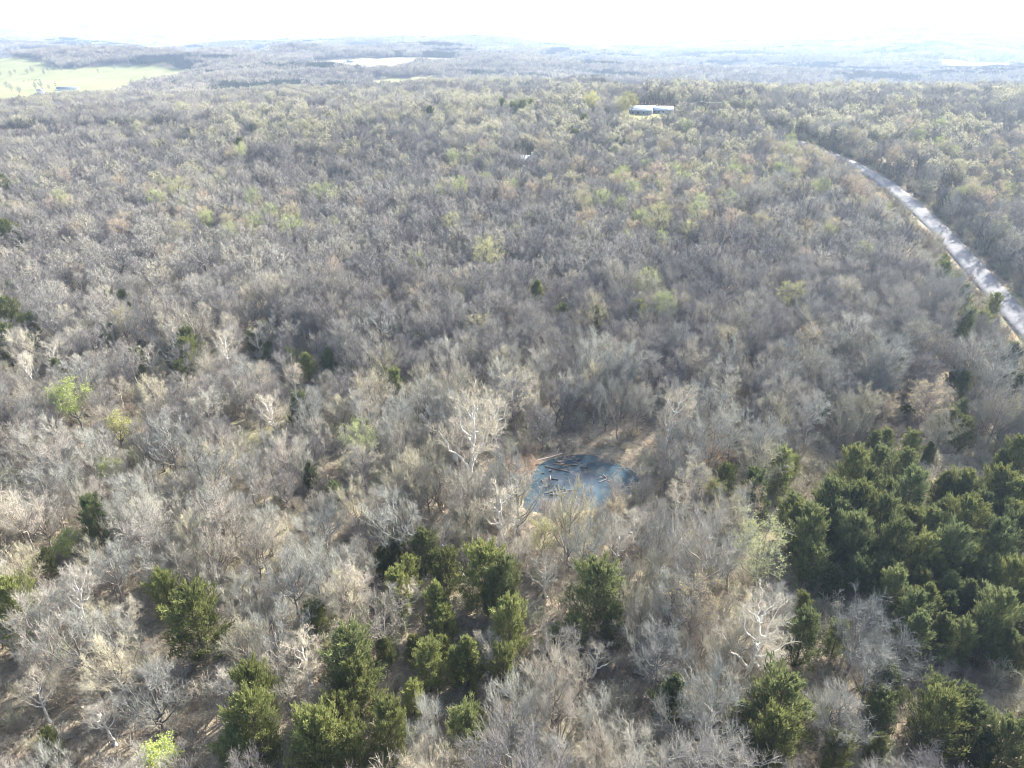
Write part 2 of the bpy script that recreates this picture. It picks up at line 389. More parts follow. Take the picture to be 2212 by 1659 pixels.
def brush_mesh(name, seed, twm, n=16, h=2.6, tw=.021, R=1.2):
    g = np.random.default_rng(seed); S = []
    for i in range(n):
        az = g.uniform(0, 2 * pi); r = g.uniform(.05, .35) * R; A = np.array([cos(az) * r, sin(az) * r, -.1])
        E = A + np.array([cos(az) * g.uniform(.2, .9) * R, sin(az) * g.uniform(.2, .9) * R, h * g.uniform(.55, 1.05)])
        m_ = (A + E) / 2 + g.normal(0, .1, 3); S += [(A, m_, tw * 1.7, tw * 1.3), (m_, E, tw * 1.3, tw * .8)]
        for j in range(9):
            t = g.uniform(.25, 1); p = A + (E - A) * t; d = unit(unit(E - A) * .6 + unit(g.normal(0, 1, 3)) * .8 + np.array([0, 0, .3])); e = p + d * g.uniform(.35, .9)
            S.append((p, e, tw, tw * .7))
            for q in range(2):
                p2 = p + (e - p) * g.uniform(.3, 1); S.append((p2, p2 + unit(d + unit(g.normal(0, 1, 3)) * .9) * g.uniform(.2, .5), tw * .8, tw * .5))
    A = [np.array([s[i] for s in S]) for i in range(4)]
    V, Q = tubes(*A, 3); return mesh(name, V, Q, [twm])

# ------------------------------------------------------------------ scatter object (stuff): geometry nodes over points
def scatter(name, P, RZ, S, var, protos, **props):
    me = bpy.data.meshes.new(name); me.vertices.add(len(P)); me.vertices.foreach_set('co', np.asarray(P, np.float32).ravel())
    R = np.zeros((len(P), 3), np.float32); R[:, 2] = RZ; R[:, :2] = rng.normal(0, .05, (len(P), 2))
    for an, arr in (('rot', R), ('scl', np.asarray(S, np.float32))):
        a = me.attributes.new(an, 'FLOAT_VECTOR', 'POINT'); a.data.foreach_set('vector', arr.ravel())
    a = me.attributes.new('var', 'INT', 'POINT'); a.data.foreach_set('value', np.asarray(var, np.int32))
    o = ob(name, me, **props)
    ng = bpy.data.node_groups.new(name, 'GeometryNodeTree')
    ng.interface.new_socket('Geometry', in_out='INPUT', socket_type='NodeSocketGeometry'); ng.interface.new_socket('Geometry', in_out='OUTPUT', socket_type='NodeSocketGeometry')
    gi = ng.nodes.new('NodeGroupInput'); go = ng.nodes.new('NodeGroupOutput'); jn = ng.nodes.new('GeometryNodeJoinGeometry')
    def attr(nm, ty):
        n = ng.nodes.new('GeometryNodeInputNamedAttribute'); n.data_type = ty; n.inputs[0].default_value = nm; return [s for s in n.outputs if s.enabled][0]
    rot, scl, va = attr('rot', 'FLOAT_VECTOR'), attr('scl', 'FLOAT_VECTOR'), attr('var', 'INT')
    m2p = ng.nodes.new('GeometryNodeMeshToPoints'); ng.links.new(gi.outputs[0], m2p.inputs[0])
    for k, pr in enumerate(protos):
        cmpn = ng.nodes.new('FunctionNodeCompare'); cmpn.data_type = 'INT'; cmpn.operation = 'EQUAL'
        ins = [s for s in cmpn.inputs if s.enabled]; ng.links.new(va, ins[0]); ins[1].default_value = k
        inf = ng.nodes.new('GeometryNodeObjectInfo'); inf.inputs['Object'].default_value = pr; inf.inputs['As Instance'].default_value = True
        ip = ng.nodes.new('GeometryNodeInstanceOnPoints')
        ng.links.new(m2p.outputs[0], ip.inputs['Points']); ng.links.new(cmpn.outputs[0], ip.inputs['Selection'])
        ng.links.new(inf.outputs['Geometry'], ip.inputs['Instance']); ng.links.new(rot, ip.inputs['Rotation']); ng.links.new(scl, ip.inputs['Scale'])
        ng.links.new(ip.outputs[0], jn.inputs[0])
    ng.links.new(jn.outputs[0], go.inputs[0])
    md = o.modifiers.new('scatter', 'NODES'); md.node_group = ng
    return o
def proto(name, me): return ob(name, me, link=False)

# ================================================================== THE SETTING
# terrain: one sheet, fine near the camera, coarse to the horizon
def axis(lo, hi, fine_lo, fine_hi, step, grow_=1.07):
    a = list(np.arange(fine_lo, fine_hi + .01, step)); s = step
    while a[-1] < hi: s *= grow_; a.append(a[-1] + s)
    s = step
    while a[0] > lo: s *= grow_; a.insert(0, a[0] - s)
    return np.array(a)
ax = axis(-16000, 16000, -130, 150, 2.0, 1.055); ay = axis(-900, 16000, 30, 260, 2.0, 1.035)
XX, YY = np.meshgrid(ax, ay); ZZ = Z(XX, YY)
V = np.stack([XX, YY, ZZ], -1).reshape(-1, 3); nx, ny = len(ax), len(ay)
i = np.arange(nx - 1)[None] + (np.arange(ny - 1) * nx)[:, None]
Q = np.stack([i, i + 1, i + 1 + nx, i + nx], -1).reshape(-1, 4)
ob('ground', mesh('ground', V, Q, [M['floor']], smooth=True), kind='structure', label='leaf-littered forest floor rolling away under the bare woods', category='ground')
ZMIN = float(ZZ.min())

# pond water
an = np.linspace(0, 2 * pi, 73)[:-1]
pv = [(PC[0], PC[1], POND_Z)]; fs = []
for k_, f_ in ((.6, 0), (1.5, 1)):
    for a in an: pv.append((PC[0] + cos(a) * PR[0] * k_ , PC[1] + sin(a) * PR[1] * k_, POND_Z))
n = 72
fs = [(0, 1 + i, 1 + (i + 1) % n) for i in range(n)] + [(1 + i, 1 + n + i, 1 + n + (i + 1) % n, 1 + (i + 1) % n) for i in range(n)]
ob('pond', mesh('pond', pv, fs, [M['water']]), kind='structure', label='small blue-grey woodland pond littered with fallen logs', category='pond')

# roads
def ribbon(name, pts, width, m, lift=.15, **props):
    pts = np.array(pts, float); d = np.r_[0, np.cumsum(np.hypot(*np.diff(pts, axis=0).T))]
    s = np.arange(0, d[-1], 4.0); c = np.column_stack([np.interp(s, d, pts[:, 0]), np.interp(s, d, pts[:, 1])])
    hw_ = 16; k = np.ones(2 * hw_ + 1) / (2 * hw_ + 1)
    cp = np.pad(c, ((hw_, hw_), (0, 0)), 'reflect', reflect_type='odd'); c = np.column_stack([np.convolve(cp[:, 0], k, 'valid'), np.convolve(cp[:, 1], k, 'valid')])
    tg = np.gradient(c, axis=0); tg /= np.linalg.norm(tg, axis=1, keepdims=True); nr = np.column_stack([tg[:, 1], -tg[:, 0]])
    offs = np.array([-.5, -.46, -.2, 0, .2, .46, .5]) * width; zo = np.array([-1.3, 0, .02, .08, .02, 0, -1.3])
    zl = Z(c[:, 0], c[:, 1]); zm = np.convolve(np.pad(zl, 8, 'edge'), np.ones(17) / 17, 'valid') + .25
    V = []
    for j, o_ in enumerate(offs):
        p = c + nr * o_; V.append(np.column_stack([p, np.maximum(zm, Z(p[:, 0], p[:, 1])) + lift + zo[j]]))
    V = np.stack(V, 1); m_, q = V.shape[:2]; i = np.arange(q - 1)[None] + (np.arange(m_ - 1) * q)[:, None]
    Q = np.stack([i, i + 1, i + 1 + q, i + q], -1).reshape(-1, 4)
    o = ob(name, mesh(name, V.reshape(-1, 3), Q, [m], smooth=True), **props); return c, o
road_px = [(2290, 785), (2130, 600), (1945, 408), (1865, 351), (1775, 314), (1690, 298)]
ROAD, _ = ribbon('gravel_road', [G(*p)[:2] for p in road_px], 7.8, M['gravel'], kind='structure', label='pale gravel road running through the woods at right', category='road')
LANE, _ = ribbon('farm_lane', [G(*p)[:2] for p in [(2010, 338), (1950, 329), (1880, 325), (1830, 331)]], 4.0, M['dry'], kind='structure', label='narrow pale lane branching right from the gravel road', category='road')
FROAD, _ = ribbon('distant_road', [G(*p)[:2] for p in [(-40, 292), (75, 287), (200, 286), (300, 282), (380, 279)]], 7, M['gravel'], .3, kind='structure', label='pale distant road glimpsed in the woods at far left', category='road')

# fields (pixel outlines of what is open ground, followed on the terrain)
FIELDS = []
def field(name, px, m, label, cell=10.0, lift=.6):
    poly = [G(*p)[:2] for p in px]; FIELDS.append(poly)
    P = np.array(poly); lo, hi = P.min(0), P.max(0)
    gx = np.arange(lo[0], hi[0] + cell, cell); gy = np.arange(lo[1], hi[1] + cell, cell)
    X, Y = np.meshgrid(gx, gy); keep = inpoly((X[:-1, :-1] + cell / 2), (Y[:-1, :-1] + cell / 2), poly)
    q = len(gx); i = np.arange(q - 1)[None] + (np.arange(len(gy) - 1) * q)[:, None]; i = i[keep]
    Q = np.stack([i, i + 1, i + 1 + q, i + q], -1); used, inv = np.unique(Q, return_inverse=True)
    V = np.stack([X, Y, Z(X, Y) + lift], -1).reshape(-1, 3)[used]
    ob(name, mesh(name, V, inv.reshape(-1, 4), [m], smooth=True), kind='structure', label=label, category='field')
field('pasture', [(-150, 235), (-150, 152), (120, 148), (250, 141), (330, 141), (400, 151), (445, 160), (380, 172), (330, 185), (240, 205), (150, 222), (60, 235)], M['pasture'], 'big pale green hillside pasture at far left')
field('hay_field', [(570, 146), (640, 139), (720, 130), (790, 126), (870, 125), (990, 127), (1005, 136), (900, 142), (850, 152), (800, 158), (690, 152)], M['dry'], 'long pale hay field beyond the woods at centre left', 14)
field('meadow', [(795, 178), (850, 170), (915, 168), (925, 176), (870, 200), (830, 204)], M['pasture'], 'small green meadow between woods above centre left', 8)
field('stubble_field', [(1305, 190), (1400, 186), (1420, 192), (1390, 215), (1320, 214)], M['dry'], 'small pale field behind the farm buildings', 8)
field('hilltop_field', [(2005, 138), (2040, 134), (2120, 134), (2190, 139), (2190, 152), (2100, 156), (2030, 150)], M['dry'], 'pale field on the rise at upper right', 12)
field('valley_field', [(1190, 134), (1260, 131), (1350, 134), (1350, 142), (1260, 144)], M['dry'], 'thin buff field strip in the hazy valley', 14)
field('far_hayfield', [(1390, 131), (1430, 126), (1520, 124), (1520, 130), (1430, 137)], M['dry'], 'thin pale field strip right of the buff strip', 14)
field('far_clearing', [(385, 120), (430, 110), (440, 113), (415, 123), (390, 126)], M['pasture'], 'narrow green clearing on the far left hills', 14)
for q, (fx, fy, wx_, nm_) in enumerate([(1060, 116, 42, 'tiny pale field above the hay field'), (1770, 106, 40, 'tiny pale field on the hazy right hills'), (1640, 120, 34, 'small pale field in the hazy middle distance right'), (560, 112, 36, 'tiny pale clearing on the far left-centre hills'), (70, 110, 40, 'tiny pale clearing on hills above the pasture'), (1900, 118, 36, 'small pale field left of the hilltop field'), (1500, 104, 44, 'thin pale field under the skyline right of centre'), (2080, 112, 30, 'tiny pale field above the hilltop field')]):
    field('far_field', [(fx - wx_, fy), (fx - wx_ * .3, fy - 3.5), (fx + wx_, fy - 2.5), (fx + wx_ * .8, fy + 3), (fx, fy + 6)], M['dry'] if q % 2 else M['pasture'], nm_, 16)
field('farmyard', [(1330, 252), (1345, 240), (1440, 238), (1480, 247), (1560, 246), (1640, 262), (1650, 275), (1560, 268), (1480, 262), (1400, 262)], M['pasture'], 'mown green farmyard around the white-roofed barn', 6, .3)
field('roadside_clearing', [(2005, 420), (2030, 405), (2075, 420), (2080, 440), (2040, 452), (2015, 440)], M['verge'], 'grassy clearing on the right side of the gravel road', 4, .12)
field('roadside_verge', [(1935, 372), (1960, 368), (2010, 410), (2000, 425), (1960, 398)], M['verge'], 'rough grass verge right of the gravel road', 3, .10)

# distant canopy beyond the single trees
th = np.radians(np.linspace(-50, 50, 520)); rr = np.geomspace(3300, 15000, 190)
T_, R_ = np.meshgrid(th, rr); X, Y = np.sin(T_) * R_, np.cos(T_) * R_
zc = Z(X, Y) + 9 + rng.normal(0, 2.2, X.shape) + 5 * (fbm(X / 90, Y / 90, 40) - .5); zc[0] -= 15
V = np.stack([X, Y, zc], -1).reshape(-1, 3); q = len(th); i = np.arange(q - 1)[None] + (np.arange(len(rr) - 1) * q)[:, None]
ob('distant_forest', mesh('distant_forest', V, np.stack([i, i + 1, i + 1 + q, i + q], -1).reshape(-1, 4), [M['canopy']], smooth=True),
   kind='stuff', label='hazy wooded hills fading to blue at the horizon', category='forest')

# haze
def box(x0, x1, y0, y1, z0, z1):
    V = [(x, y, z) for x in (x0, x1) for y in (y0, y1) for z in (z0, z1)]
    return V, [(0, 1, 3, 2), (4, 6, 7, 5), (0, 4, 5, 1), (2, 3, 7, 6), (0, 2, 6, 4), (1, 5, 7, 3)]
def m_haze(t, o):
    v = N(t, 'ShaderNodeVolumePrincipled'); v.inputs['Color'].default_value = (.48, .63, .86, 1); v.inputs['Density'].default_value = HAZE_DENSITY
    v.inputs['Anisotropy'].default_value = .3
    t.links.new(v.outputs[0], o.inputs['Volume'])
hv, hf = box(-17500, 17500, -2500, 17600, ZMIN - 2, max(float(ZZ.max()) + 40, CAM_H + 15))
ob('haze', mesh('haze', hv, hf, [mat('haze_air', m_haze)]), kind='stuff', label='thin pale haze lying over the whole valley', category='haze')

# ================================================================== TREES
KW1 = dict(nl=13, n2=6, n3=5, n4=6, tw=.0112, l4=(.45, .95), l3=(.6, 1.2), upb=.45)
BARE = [tree_meshes('bare', M['bark'], M['twig'], seed=s, **{**KW1, **k}) for s, k in (
    (1, dict(H=12, R=3.2, base=.34)), (2, dict(H=13, R=2.9, base=.34, upb=.65)), (3, dict(H=11, R=3.7, base=.26, crook=1.0, upb=.35)), (4, dict(H=11, R=2.6, base=.20, nl=12, tr=.13, upb=.65)),
    (5, dict(H=12, R=3.4, base=.30, crook=1.2, nl=15)), (6, dict(H=9.5, R=2.4, base=.16, nl=11, tr=.11, upb=.6)), (7, dict(H=12.5, R=3.0, base=.46, crook=.8, nl=11)), (8, dict(H=10.5, R=3.2, base=.22, crook=1.5, nl=10, lean=.10)))]
BARE_H = [12, 13, 11, 11, 12, 9.5, 12.5, 10.5]
SYC = [tree_meshes('sycamore', M['white_bark'], M['cream_twig'], seed=s, **{**dict(nl=12, n2=6, n3=6, n4=6, tr=.29, lr=1.5, crook=1.2, tw=.0125, l2=(1.0, 2.4)), **k}) for s, k in (
    (21, dict(H=15, R=2.9, base=.38)), (22, dict(H=15, R=2.3, base=.48, upb=.55)), (23, dict(H=15, R=3.4, base=.26, crook=1.5, tr=.36)))]
BUD = [tree_meshes('budding', M['bark'], M['twig'], M['bud'], 2000, (.10, .18), seed=s, **{**dict(nl=14, n2=6, n3=5, n4=4), **k}) for s, k in (
    (31, dict(H=13, R=3.5, base=.36)), (32, dict(H=13, R=2.9, base=.40, upb=.5)))]
LEAFY = [tree_meshes('leafy', M['bark'], M['twig'], M['leaf'], 4200, (.13, .25), seed=s, **{**dict(nl=12, n2=6, n3=5, n4=3), **k}) for s, k in ((41, dict(H=11, R=2.9, base=.35)), (42, dict(H=10, R=2.3, base=.40)))]
CED = [cedar_meshes(51, shape=.8), cedar_meshes(52, R=2.9, shape=.65), cedar_meshes(53, R=2.2, shape=1.1), cedar_meshes(54, R=2.6, shape=.55)]

TINTS = [('ash-grey', (1.0, 1.0, 1.0)), ('brown-grey', (.88, .82, .76)), ('pinkish-grey', (1.06, .99, .96)), ('silvery', (1.14, 1.14, 1.12)), ('buff', (1.1, 1.03, .86)), ('smoky-grey', (.78, .79, .80))]
ITEMS = []          # every single thing that needs a label: (object, phrase, px, py)
TAKEN = []          # bases of explicit trees (x, y, radius)
def tree(name, meshes, x, y, rz, s, sw, tint, cat, group, phrase, hcen, dz=0):
    z = float(Z(x, y)) - .08 + dz
    root = ob(name, None, loc=(x, y, z), rz=rz, scale=(sw, sw, s)); root.empty_display_size = .5
    if 'cedar' not in name: root.rotation_euler = (rng.normal(0, .05), rng.normal(0, .05), rz)
    for nm, me in zip(('trunk', 'crown', 'foliage'), meshes[:3]):
        if me is not None: ob(nm, me, parent=root, color=tint)
    root['category'] = cat; root['group'] = group
    px, py, _ = proj(x, y, z + hcen)
    ITEMS.append((root, phrase, float(px), float(py))); return root

# -- sycamores: (base pixel, top pixel)
SYCP = [(77, 849, 768), (92, 836, 765), (122, 824, 739), (177, 824, 768), (200, 809, 758), (335, 814, 745), (390, 781, 696), (452, 786, 744), (490, 801, 706), (410, 696, 660),
        (322, 931, 868), (594, 950, 850), (788, 961, 851), (1023, 1063, 862), (1068, 976, 853), (785, 1048, 968), (1427, 991, 829), (1086, 1180, 1050), (1368, 1193, 1100), (1458, 1143, 1045),
        (1617, 1491, 1290), (1636, 1484, 1395), (2106, 838, 773), (2121, 846, 781), (197, 1376, 1230), (182, 1380, 1285), (673, 1480, 1363), (517, 1540, 1440), (293, 1390, 1300), (30, 595, 535),
        (283, 458, 415), (373, 631, 578), (333, 671, 620), (183, 648, 590), (560, 701, 645), (410, 698, 645), (147, 665, 612), (1054, 1466, 1370), (1279, 1463, 1395), (1330, 1240, 1140),
        (960, 1215, 1130), (1180, 1290, 1200), (40, 1420, 1340), (110, 1560, 1470), (880, 1330, 1250), (250, 1610, 1520), (640, 860, 790), (560, 770, 705), (20, 790, 730), (265, 880, 815)]
for k, (bx, by, ty) in enumerate(SYCP):
    x, y, z = G(bx, by)
    h = 4.
    while h < 24 and proj(x, y, z + h)[1] > ty: h += .1
    h = float(np.clip(h, 6, 20)); v = [1, 0, 2][k % 3] if k != 13 else 2
    if k == 13: h *= 1.08
    sw = (h / 15) ** .7 * (1.0 if k != 13 else 1.15)
    pale = [(1, 1, 1), (.86, .84, .78), (1.1, 1.08, 1.02)][k % 3]
    tree('sycamore_tree', SYC[v], x, y, rng.uniform(0, 6.28), h / 15, sw, pale, 'sycamore tree', 'white-limbed sycamores',
         ('giant ' if k == 13 else 'tall ' if h > 14 else 'small ' if h < 9 else '') + ['white', 'cream', 'bright white'][k % 3] + '-limbed bare sycamore', h * .6)
    TAKEN.append((x, y, 2.6))

# -- cedars: lists of (x, y, crown width) in enlarged crops; each crop has an origin and a scale
def crop(ox, oy, s, L): return [(ox + a * s, oy + b * s, c * s) for a, b, c in L]
CEDP = crop(1548.3, 884.8, .3111, [(430, 450, 170), (510, 400, 110), (240, 620, 190), (60, 500, 130), (1090, 250, 110), (1170, 230, 100), (960, 330, 110), (930, 460, 190), (1110, 440, 190), (1290, 430, 170), (1340, 280, 130),
    (770, 700, 230), (1040, 620, 200), (940, 580, 100), (1170, 620, 130), (1330, 620, 230), (630, 900, 250), (830, 820, 200), (940, 960, 220), (1140, 800, 210), (1330, 850, 190), (1480, 870, 200), (1560, 770, 150), (1690, 600, 190),
    (1700, 830, 250), (1820, 730, 170), (650, 1090, 180), (770, 1060, 120), (790, 1210, 140), (880, 1120, 100), (980, 1180, 150), (1230, 1000, 250), (1420, 1070, 200), (1620, 1040, 260), (1770, 1130, 180), (1740, 980, 130), (1910, 1000, 230),
    (2050, 900, 200), (2000, 780, 160), (1990, 640, 180), (2090, 600, 120), (2060, 360, 170), (1960, 400, 120), (1160, 1200, 190), (1210, 1300, 200), (1390, 1260, 160), (1600, 1290, 180), (1730, 1340, 160), (1860, 1230, 170), (2020, 1260, 250),
    (2100, 1150, 130), (1430, 1390, 190), (1580, 1410, 150), (1350, 1450, 200), (1920, 1500, 250), (2080, 1480, 130), (1500, 1180, 170), (1060, 1050, 150), (1520, 960, 160), (1850, 1390, 170), (2110, 1360, 150)])
CEDP += crop(1401, 1179.7, .3666, [(900, 370, 110), (900, 560, 190), (1100, 560, 120), (1390, 840, 170), (1570, 560, 170), (1720, 520, 150), (1830, 580, 150), (1960, 580, 150), (2080, 600, 130), (2170, 660, 130), (140, 930, 200), (760, 990, 340), (720, 1190, 250),
    (640, 1270, 170), (1360, 980, 150), (1670, 960, 200), (1840, 980, 170), (1700, 1080, 240), (1900, 1080, 180), (2080, 1220, 250), (1960, 1230, 170), (1100, 1230, 150), (1340, 1220, 120), (540, 1080, 200)])
CEDP += crop(663.6, 1179.7, 1 / 3, [(490, 120, 120), (600, 60, 120), (760, 60, 150), (580, 310, 160), (660, 200, 140), (900, 180, 150), (1150, 220, 270), (1270, 300, 200), (840, 400, 150), (690, 680, 100), (790, 790, 160), (890, 540, 150), (880, 690, 110), (1040, 770, 190),
    (1270, 790, 150), (1310, 540, 210), (1880, 330, 310), (1990, 540, 130), (1720, 600, 150), (1600, 640, 110), (290, 790, 290), (330, 950, 220), (500, 690, 110), (220, 1150, 200), (90, 1290, 260), (300, 1350, 180), (540, 1230, 220), (1030, 1270, 220), (1090, 1150, 130), (960, 800, 130), (690, 1020, 130), (40, 480, 110)])
CEDP += crop(0, 1179.7, 1 / 3, [(120, 450, 230), (1080, 330, 150), (1270, 510, 290), (1660, 1000, 230), (1650, 1210, 270), (1530, 1380, 180), (2060, 1300, 250), (310, 130, 100), (2050, 480, 130), (330, 1290, 110)])
CEDP += crop(0, 737, 1 / 3, [(620, 1180, 150), (2010, 870, 80), (1220, 110, 100), (2170, 1020, 90), (2130, 150, 90), (880, 150, 90), (380, 200, 80), (1230, 40, 110), (1950, 480, 120)])
CEDP += crop(553, 663.6, .25, [(630, 490, 100), (1000, 540, 110), (1210, 700, 140), (460, 1470, 100), (80, 240, 90), (1920, 400, 80), (1830, 730, 90), (700, 1620, 90), (360, 190, 110), (1010, 330, 80), (900, 420, 90), (140, 90, 80)])
CEDP += crop(0, 294.9, 1 / 3, [(50, 640, 90), (60, 1180, 130), (1720, 1290, 80), (1640, 1330, 70), (20, 330, 70), (130, 660, 70), (40, 1350, 120), (90, 1020, 70), (230, 1060, 60), (720, 1090, 70), (810, 1080, 60)])
CEDP += crop(1622, 294.9, .3111, [(1330, 980, 110), (1470, 1140, 110), (1690, 1170, 80), (1480, 1330, 130), (1800, 1570, 120), (1350, 470, 60), (1600, 1310, 90), (1320, 900, 80), (640, 880, 70)])
CEDP += crop(1659, 663.6, .25, [(1670, 690, 120), (1600, 600, 90), (1560, 1000, 130), (1660, 930, 120), (1690, 180, 110), (1900, 420, 90), (2100, 500, 110), (470, 920, 90), (1680, 1100, 150), (280, 830, 90), (2060, 1360, 140), (1740, 300, 100), (1220, 880, 90), (1380, 1280, 110), (2130, 700, 130)])
CEDP += [(1240, 300, 17), (1130, 238, 26), (1108, 241, 20), (1148, 236, 18), (1085, 233, 15), (930, 250, 16), (1330, 194, 14), (1262, 268, 16), (1290, 700, 34), (1215, 690, 30), (1375, 690, 34), (1160, 640, 26), (1640, 650, 26), (520, 322, 20)]
for k in range(46):                                                      # the stand goes on between and behind the ones picked out
    qx, qy = rng.uniform(1690, 2230), rng.uniform(990, 1480)
    if qy < 1130 + (qx - 1690) * .68 and qy > 1090 - (qx - 1690) * .10: CEDP.append((qx, qy, rng.uniform(42, 70)))
for k in range(20):                                                      # dark evergreens along the drainage line
    t_ = rng.uniform(0, 1); CEDP.append((np.interp(t_, [0, .45, .75, 1], [-10, 540, 830, 1120]) + rng.normal(0, 18), np.interp(t_, [0, .45, .75, 1], [690, 770, 840, 945]) + rng.normal(0, 22), rng.uniform(15, 28)))
kinds = ['round-topped', 'broad', 'narrow', 'bushy']
for k, (px, py, wpx) in enumerate(CEDP):
    d0 = proj(*G(px, py, 3.))[2]; wid = float(np.clip(wpx * d0 / F * (1.25 if px > 1400 else 1.42), 1.8, 9.0)); v = int(rng.integers(0, 4)) if wid < 5.5 else 1
    hgt = float(np.clip(wid * rng.uniform(1.45, 1.75) + .6, 3.2, 11.5))
    if d0 > 400: hgt = max(hgt, 7)
    x, y, z = G(px, py, hgt * .52)
    while pond_r(x, y) < 1.2: y -= .5
    R0 = [2.5, 2.9, 2.2, 2.6][v]; tone = int(rng.integers(0, 3)); light = (1.12 if py > 1380 and px < 1300 else 1.0)
    if px < 1350 and py > 1180: tone = [1, 1, 2][tone]
    tint = [(.78, .84, .90), (1.12, 1.10, .95), (.98, 1.0, 1.0)][tone]; tf = rng.uniform(.82, 1.15); tint = tuple(c * tf for c in tint)
    tree('cedar_tree', CED[v], x, y, rng.uniform(0, 6.28), hgt / 8, wid / 2 / R0, tuple(c * light for c in tint), 'cedar tree', 'evergreen cedars among the bare trees',
         ('big ' if wid > 6 else 'small ' if wid < 3.2 else '') + ['dark ', 'olive ', 'deep green '][tone] + kinds[v] + ' cedar', hgt * .5)
    TAKEN.append((x, y, wid * .42))

# -- bright leafing trees and budding trees with their own place
for px, py, wpx, m, ph in [(160, 861, 66, 'L', 'bright lime broad'), (240, 1009, 40, 'L', 'bright lime small'), (250, 928, 50, 'L', 'pale lime'), (20, 1034, 36, 'L', 'pale lime small'), (147, 1172, 46, 'L', 'bright lime'), (333, 1652, 76, 'L', 'bright lime leafy'),
        (1168, 1157, 62, 'B', 'yellow-green'), (1222, 1132, 34, 'L', 'soft lime small'), (1705, 637, 54, 'B', 'yellow'), (978, 480, 36, 'B', 'yellow'), (1862, 547, 44, 'B', 'yellow-olive'), (1110, 848, 84, 'B', 'cream-yellow broad'), (782, 988, 70, 'B', 'cream'),
        (1650, 1185, 115, 'B', 'olive-yellow broad'), (1500, 1035, 70, 'B', 'cream-yellow'), (1275, 220, 40, 'L', 'fresh green'), (1360, 222, 34, 'L', 'pale green'), (1345, 228, 30, 'B', 'yellow-green'), (1525, 240, 18, 'B', 'lone yellow-green'), (1600, 1340, 60, 'B', 'olive'),
        (640, 1390, 60, 'B', 'cream-green'), (380, 405, 40, 'B', 'straw-yellow'), (390, 235, 45, 'B', 'straw-yellow broad'), (520, 235, 26, 'B', 'yellow-green'), (660, 272, 24, 'B', 'yellow'), (1420, 470, 50, 'B', 'straw-yellow'), (1900, 870, 55, 'B', 'russet-buff'),
        (2000, 860, 80, 'B', 'rusty-buff broad'), (1490, 500, 40, 'B', 'straw-yellow'), (1230, 605, 40, 'B', 'cream'), (1050, 545, 70, 'B', 'straw-yellow broad'), (1320, 1010, 40, 'B', 'cream small'), (1400, 1030, 46, 'B', 'cream'), (80, 1220, 30, 'L', 'soft lime small'), (1545, 1060, 40, 'L', 'soft yellow-green')]:
    d0 = proj(*G(px, py, 6.))[2]; wid = float(np.clip(wpx * d0 / F, 2.6, 9.5 if d0 < 600 else 14)); src = LEAFY if m == 'L' else BUD; v = 1 if wid < 5 else 0
    H0, R0 = ((11, 10), (2.9, 2.3)) if m == 'L' else ((13, 13), (3.5, 2.9)); hgt = float(np.clip(wid * 1.75, 3.6, 15))
    x, y, z = G(px, py, hgt * .68)
    while pond_r(x, y) < 1.2: y -= .5; hgt *= .96; wid *= .97
    t = (1, 1, 1) if m == 'L' and 'bright' in ph else (1.05, .9, 1.1) if m == 'L' else (1.0, .88, .9) if 'rus' in ph else (1.0, .96, 1.1) if 'cream' in ph else (.85, .92, .75) if 'olive' in ph else (1.1, 1.1, .85)
    tree('leafing_tree' if m == 'L' else 'budding_tree', src[v], x, y, rng.uniform(0, 6.28), hgt / H0[v], wid / 2 / R0[v], t, 'leafing tree' if m == 'L' else 'budding tree',
         'trees in fresh leaf' if m == 'L' else 'trees in yellow bud', ph + (' leafing tree' if m == 'L' else ' budding tree'), hgt * .65)
    TAKEN.append((x, y, 2.6))

# -- buildings are kept clear of trees: (pixel, clear radius)
BLD = {'barn': G(1385, 246), 'blue': G(1425, 244), 'shed': G(1407, 240), 'wood': G(1128, 356), 'mid': G(600, 238), 'white': G(90, 203), 'long': G(148, 195), 'right': G(1862, 194), 'dome': G(1820, 188), 'field': G(757, 135), 'trailer': G(685, 245)}
CLEAR = [(b[0], b[1], r) for b, r in zip(BLD.values(), (15, 14, 9, 9, 13, 16, 26, 18, 12, 20, 12))]
# open sight line in front of the house in the woods and the barn
for nm, L, r in (('wood', 20, 5), ('barn', 48, 10), ('blue', 48, 10), ('mid', 70, 9), ('white', 80, 10), ('long', 90, 18), ('right', 120, 9), ('dome', 120, 8), ('trailer', 80, 8)):
    b = BLD[nm]; d = math.hypot(b[0], b[1])
    for s in np.arange(8, L, 6): CLEAR.append((b[0] * (1 - s / d), b[1] * (1 - s / d), r))

def dist_line(x, y, c):
    best = np.full(x.shape, 1e9); side = np.zeros(x.shape)
    for a, b in zip(c[:-1:2], c[1::2]):
        d = np.hypot(x - a[0], y - a[1]); m_ = d < best; best = np.where(m_, d, best)
        t = b - a; sd = t[0] * (y - a[1]) - t[1] * (x - a[0]); side = np.where(m_, sd, side)
    return best, side                                                    # side > 0: left of travel (away from camera)
GROVE = [(1665, 1040), (1720, 1010), (1850, 950), (1960, 960), (2230, 1010), (2300, 1200), (2300, 1640), (2130, 1490), (1980, 1405), (1830, 1320), (1720, 1275), (1690, 1130)]
PONDV = [(1125, 985), (1185, 950), (1340, 950), (1345, 1030), (1300, 1085), (1245, 1125), (1150, 1095)]

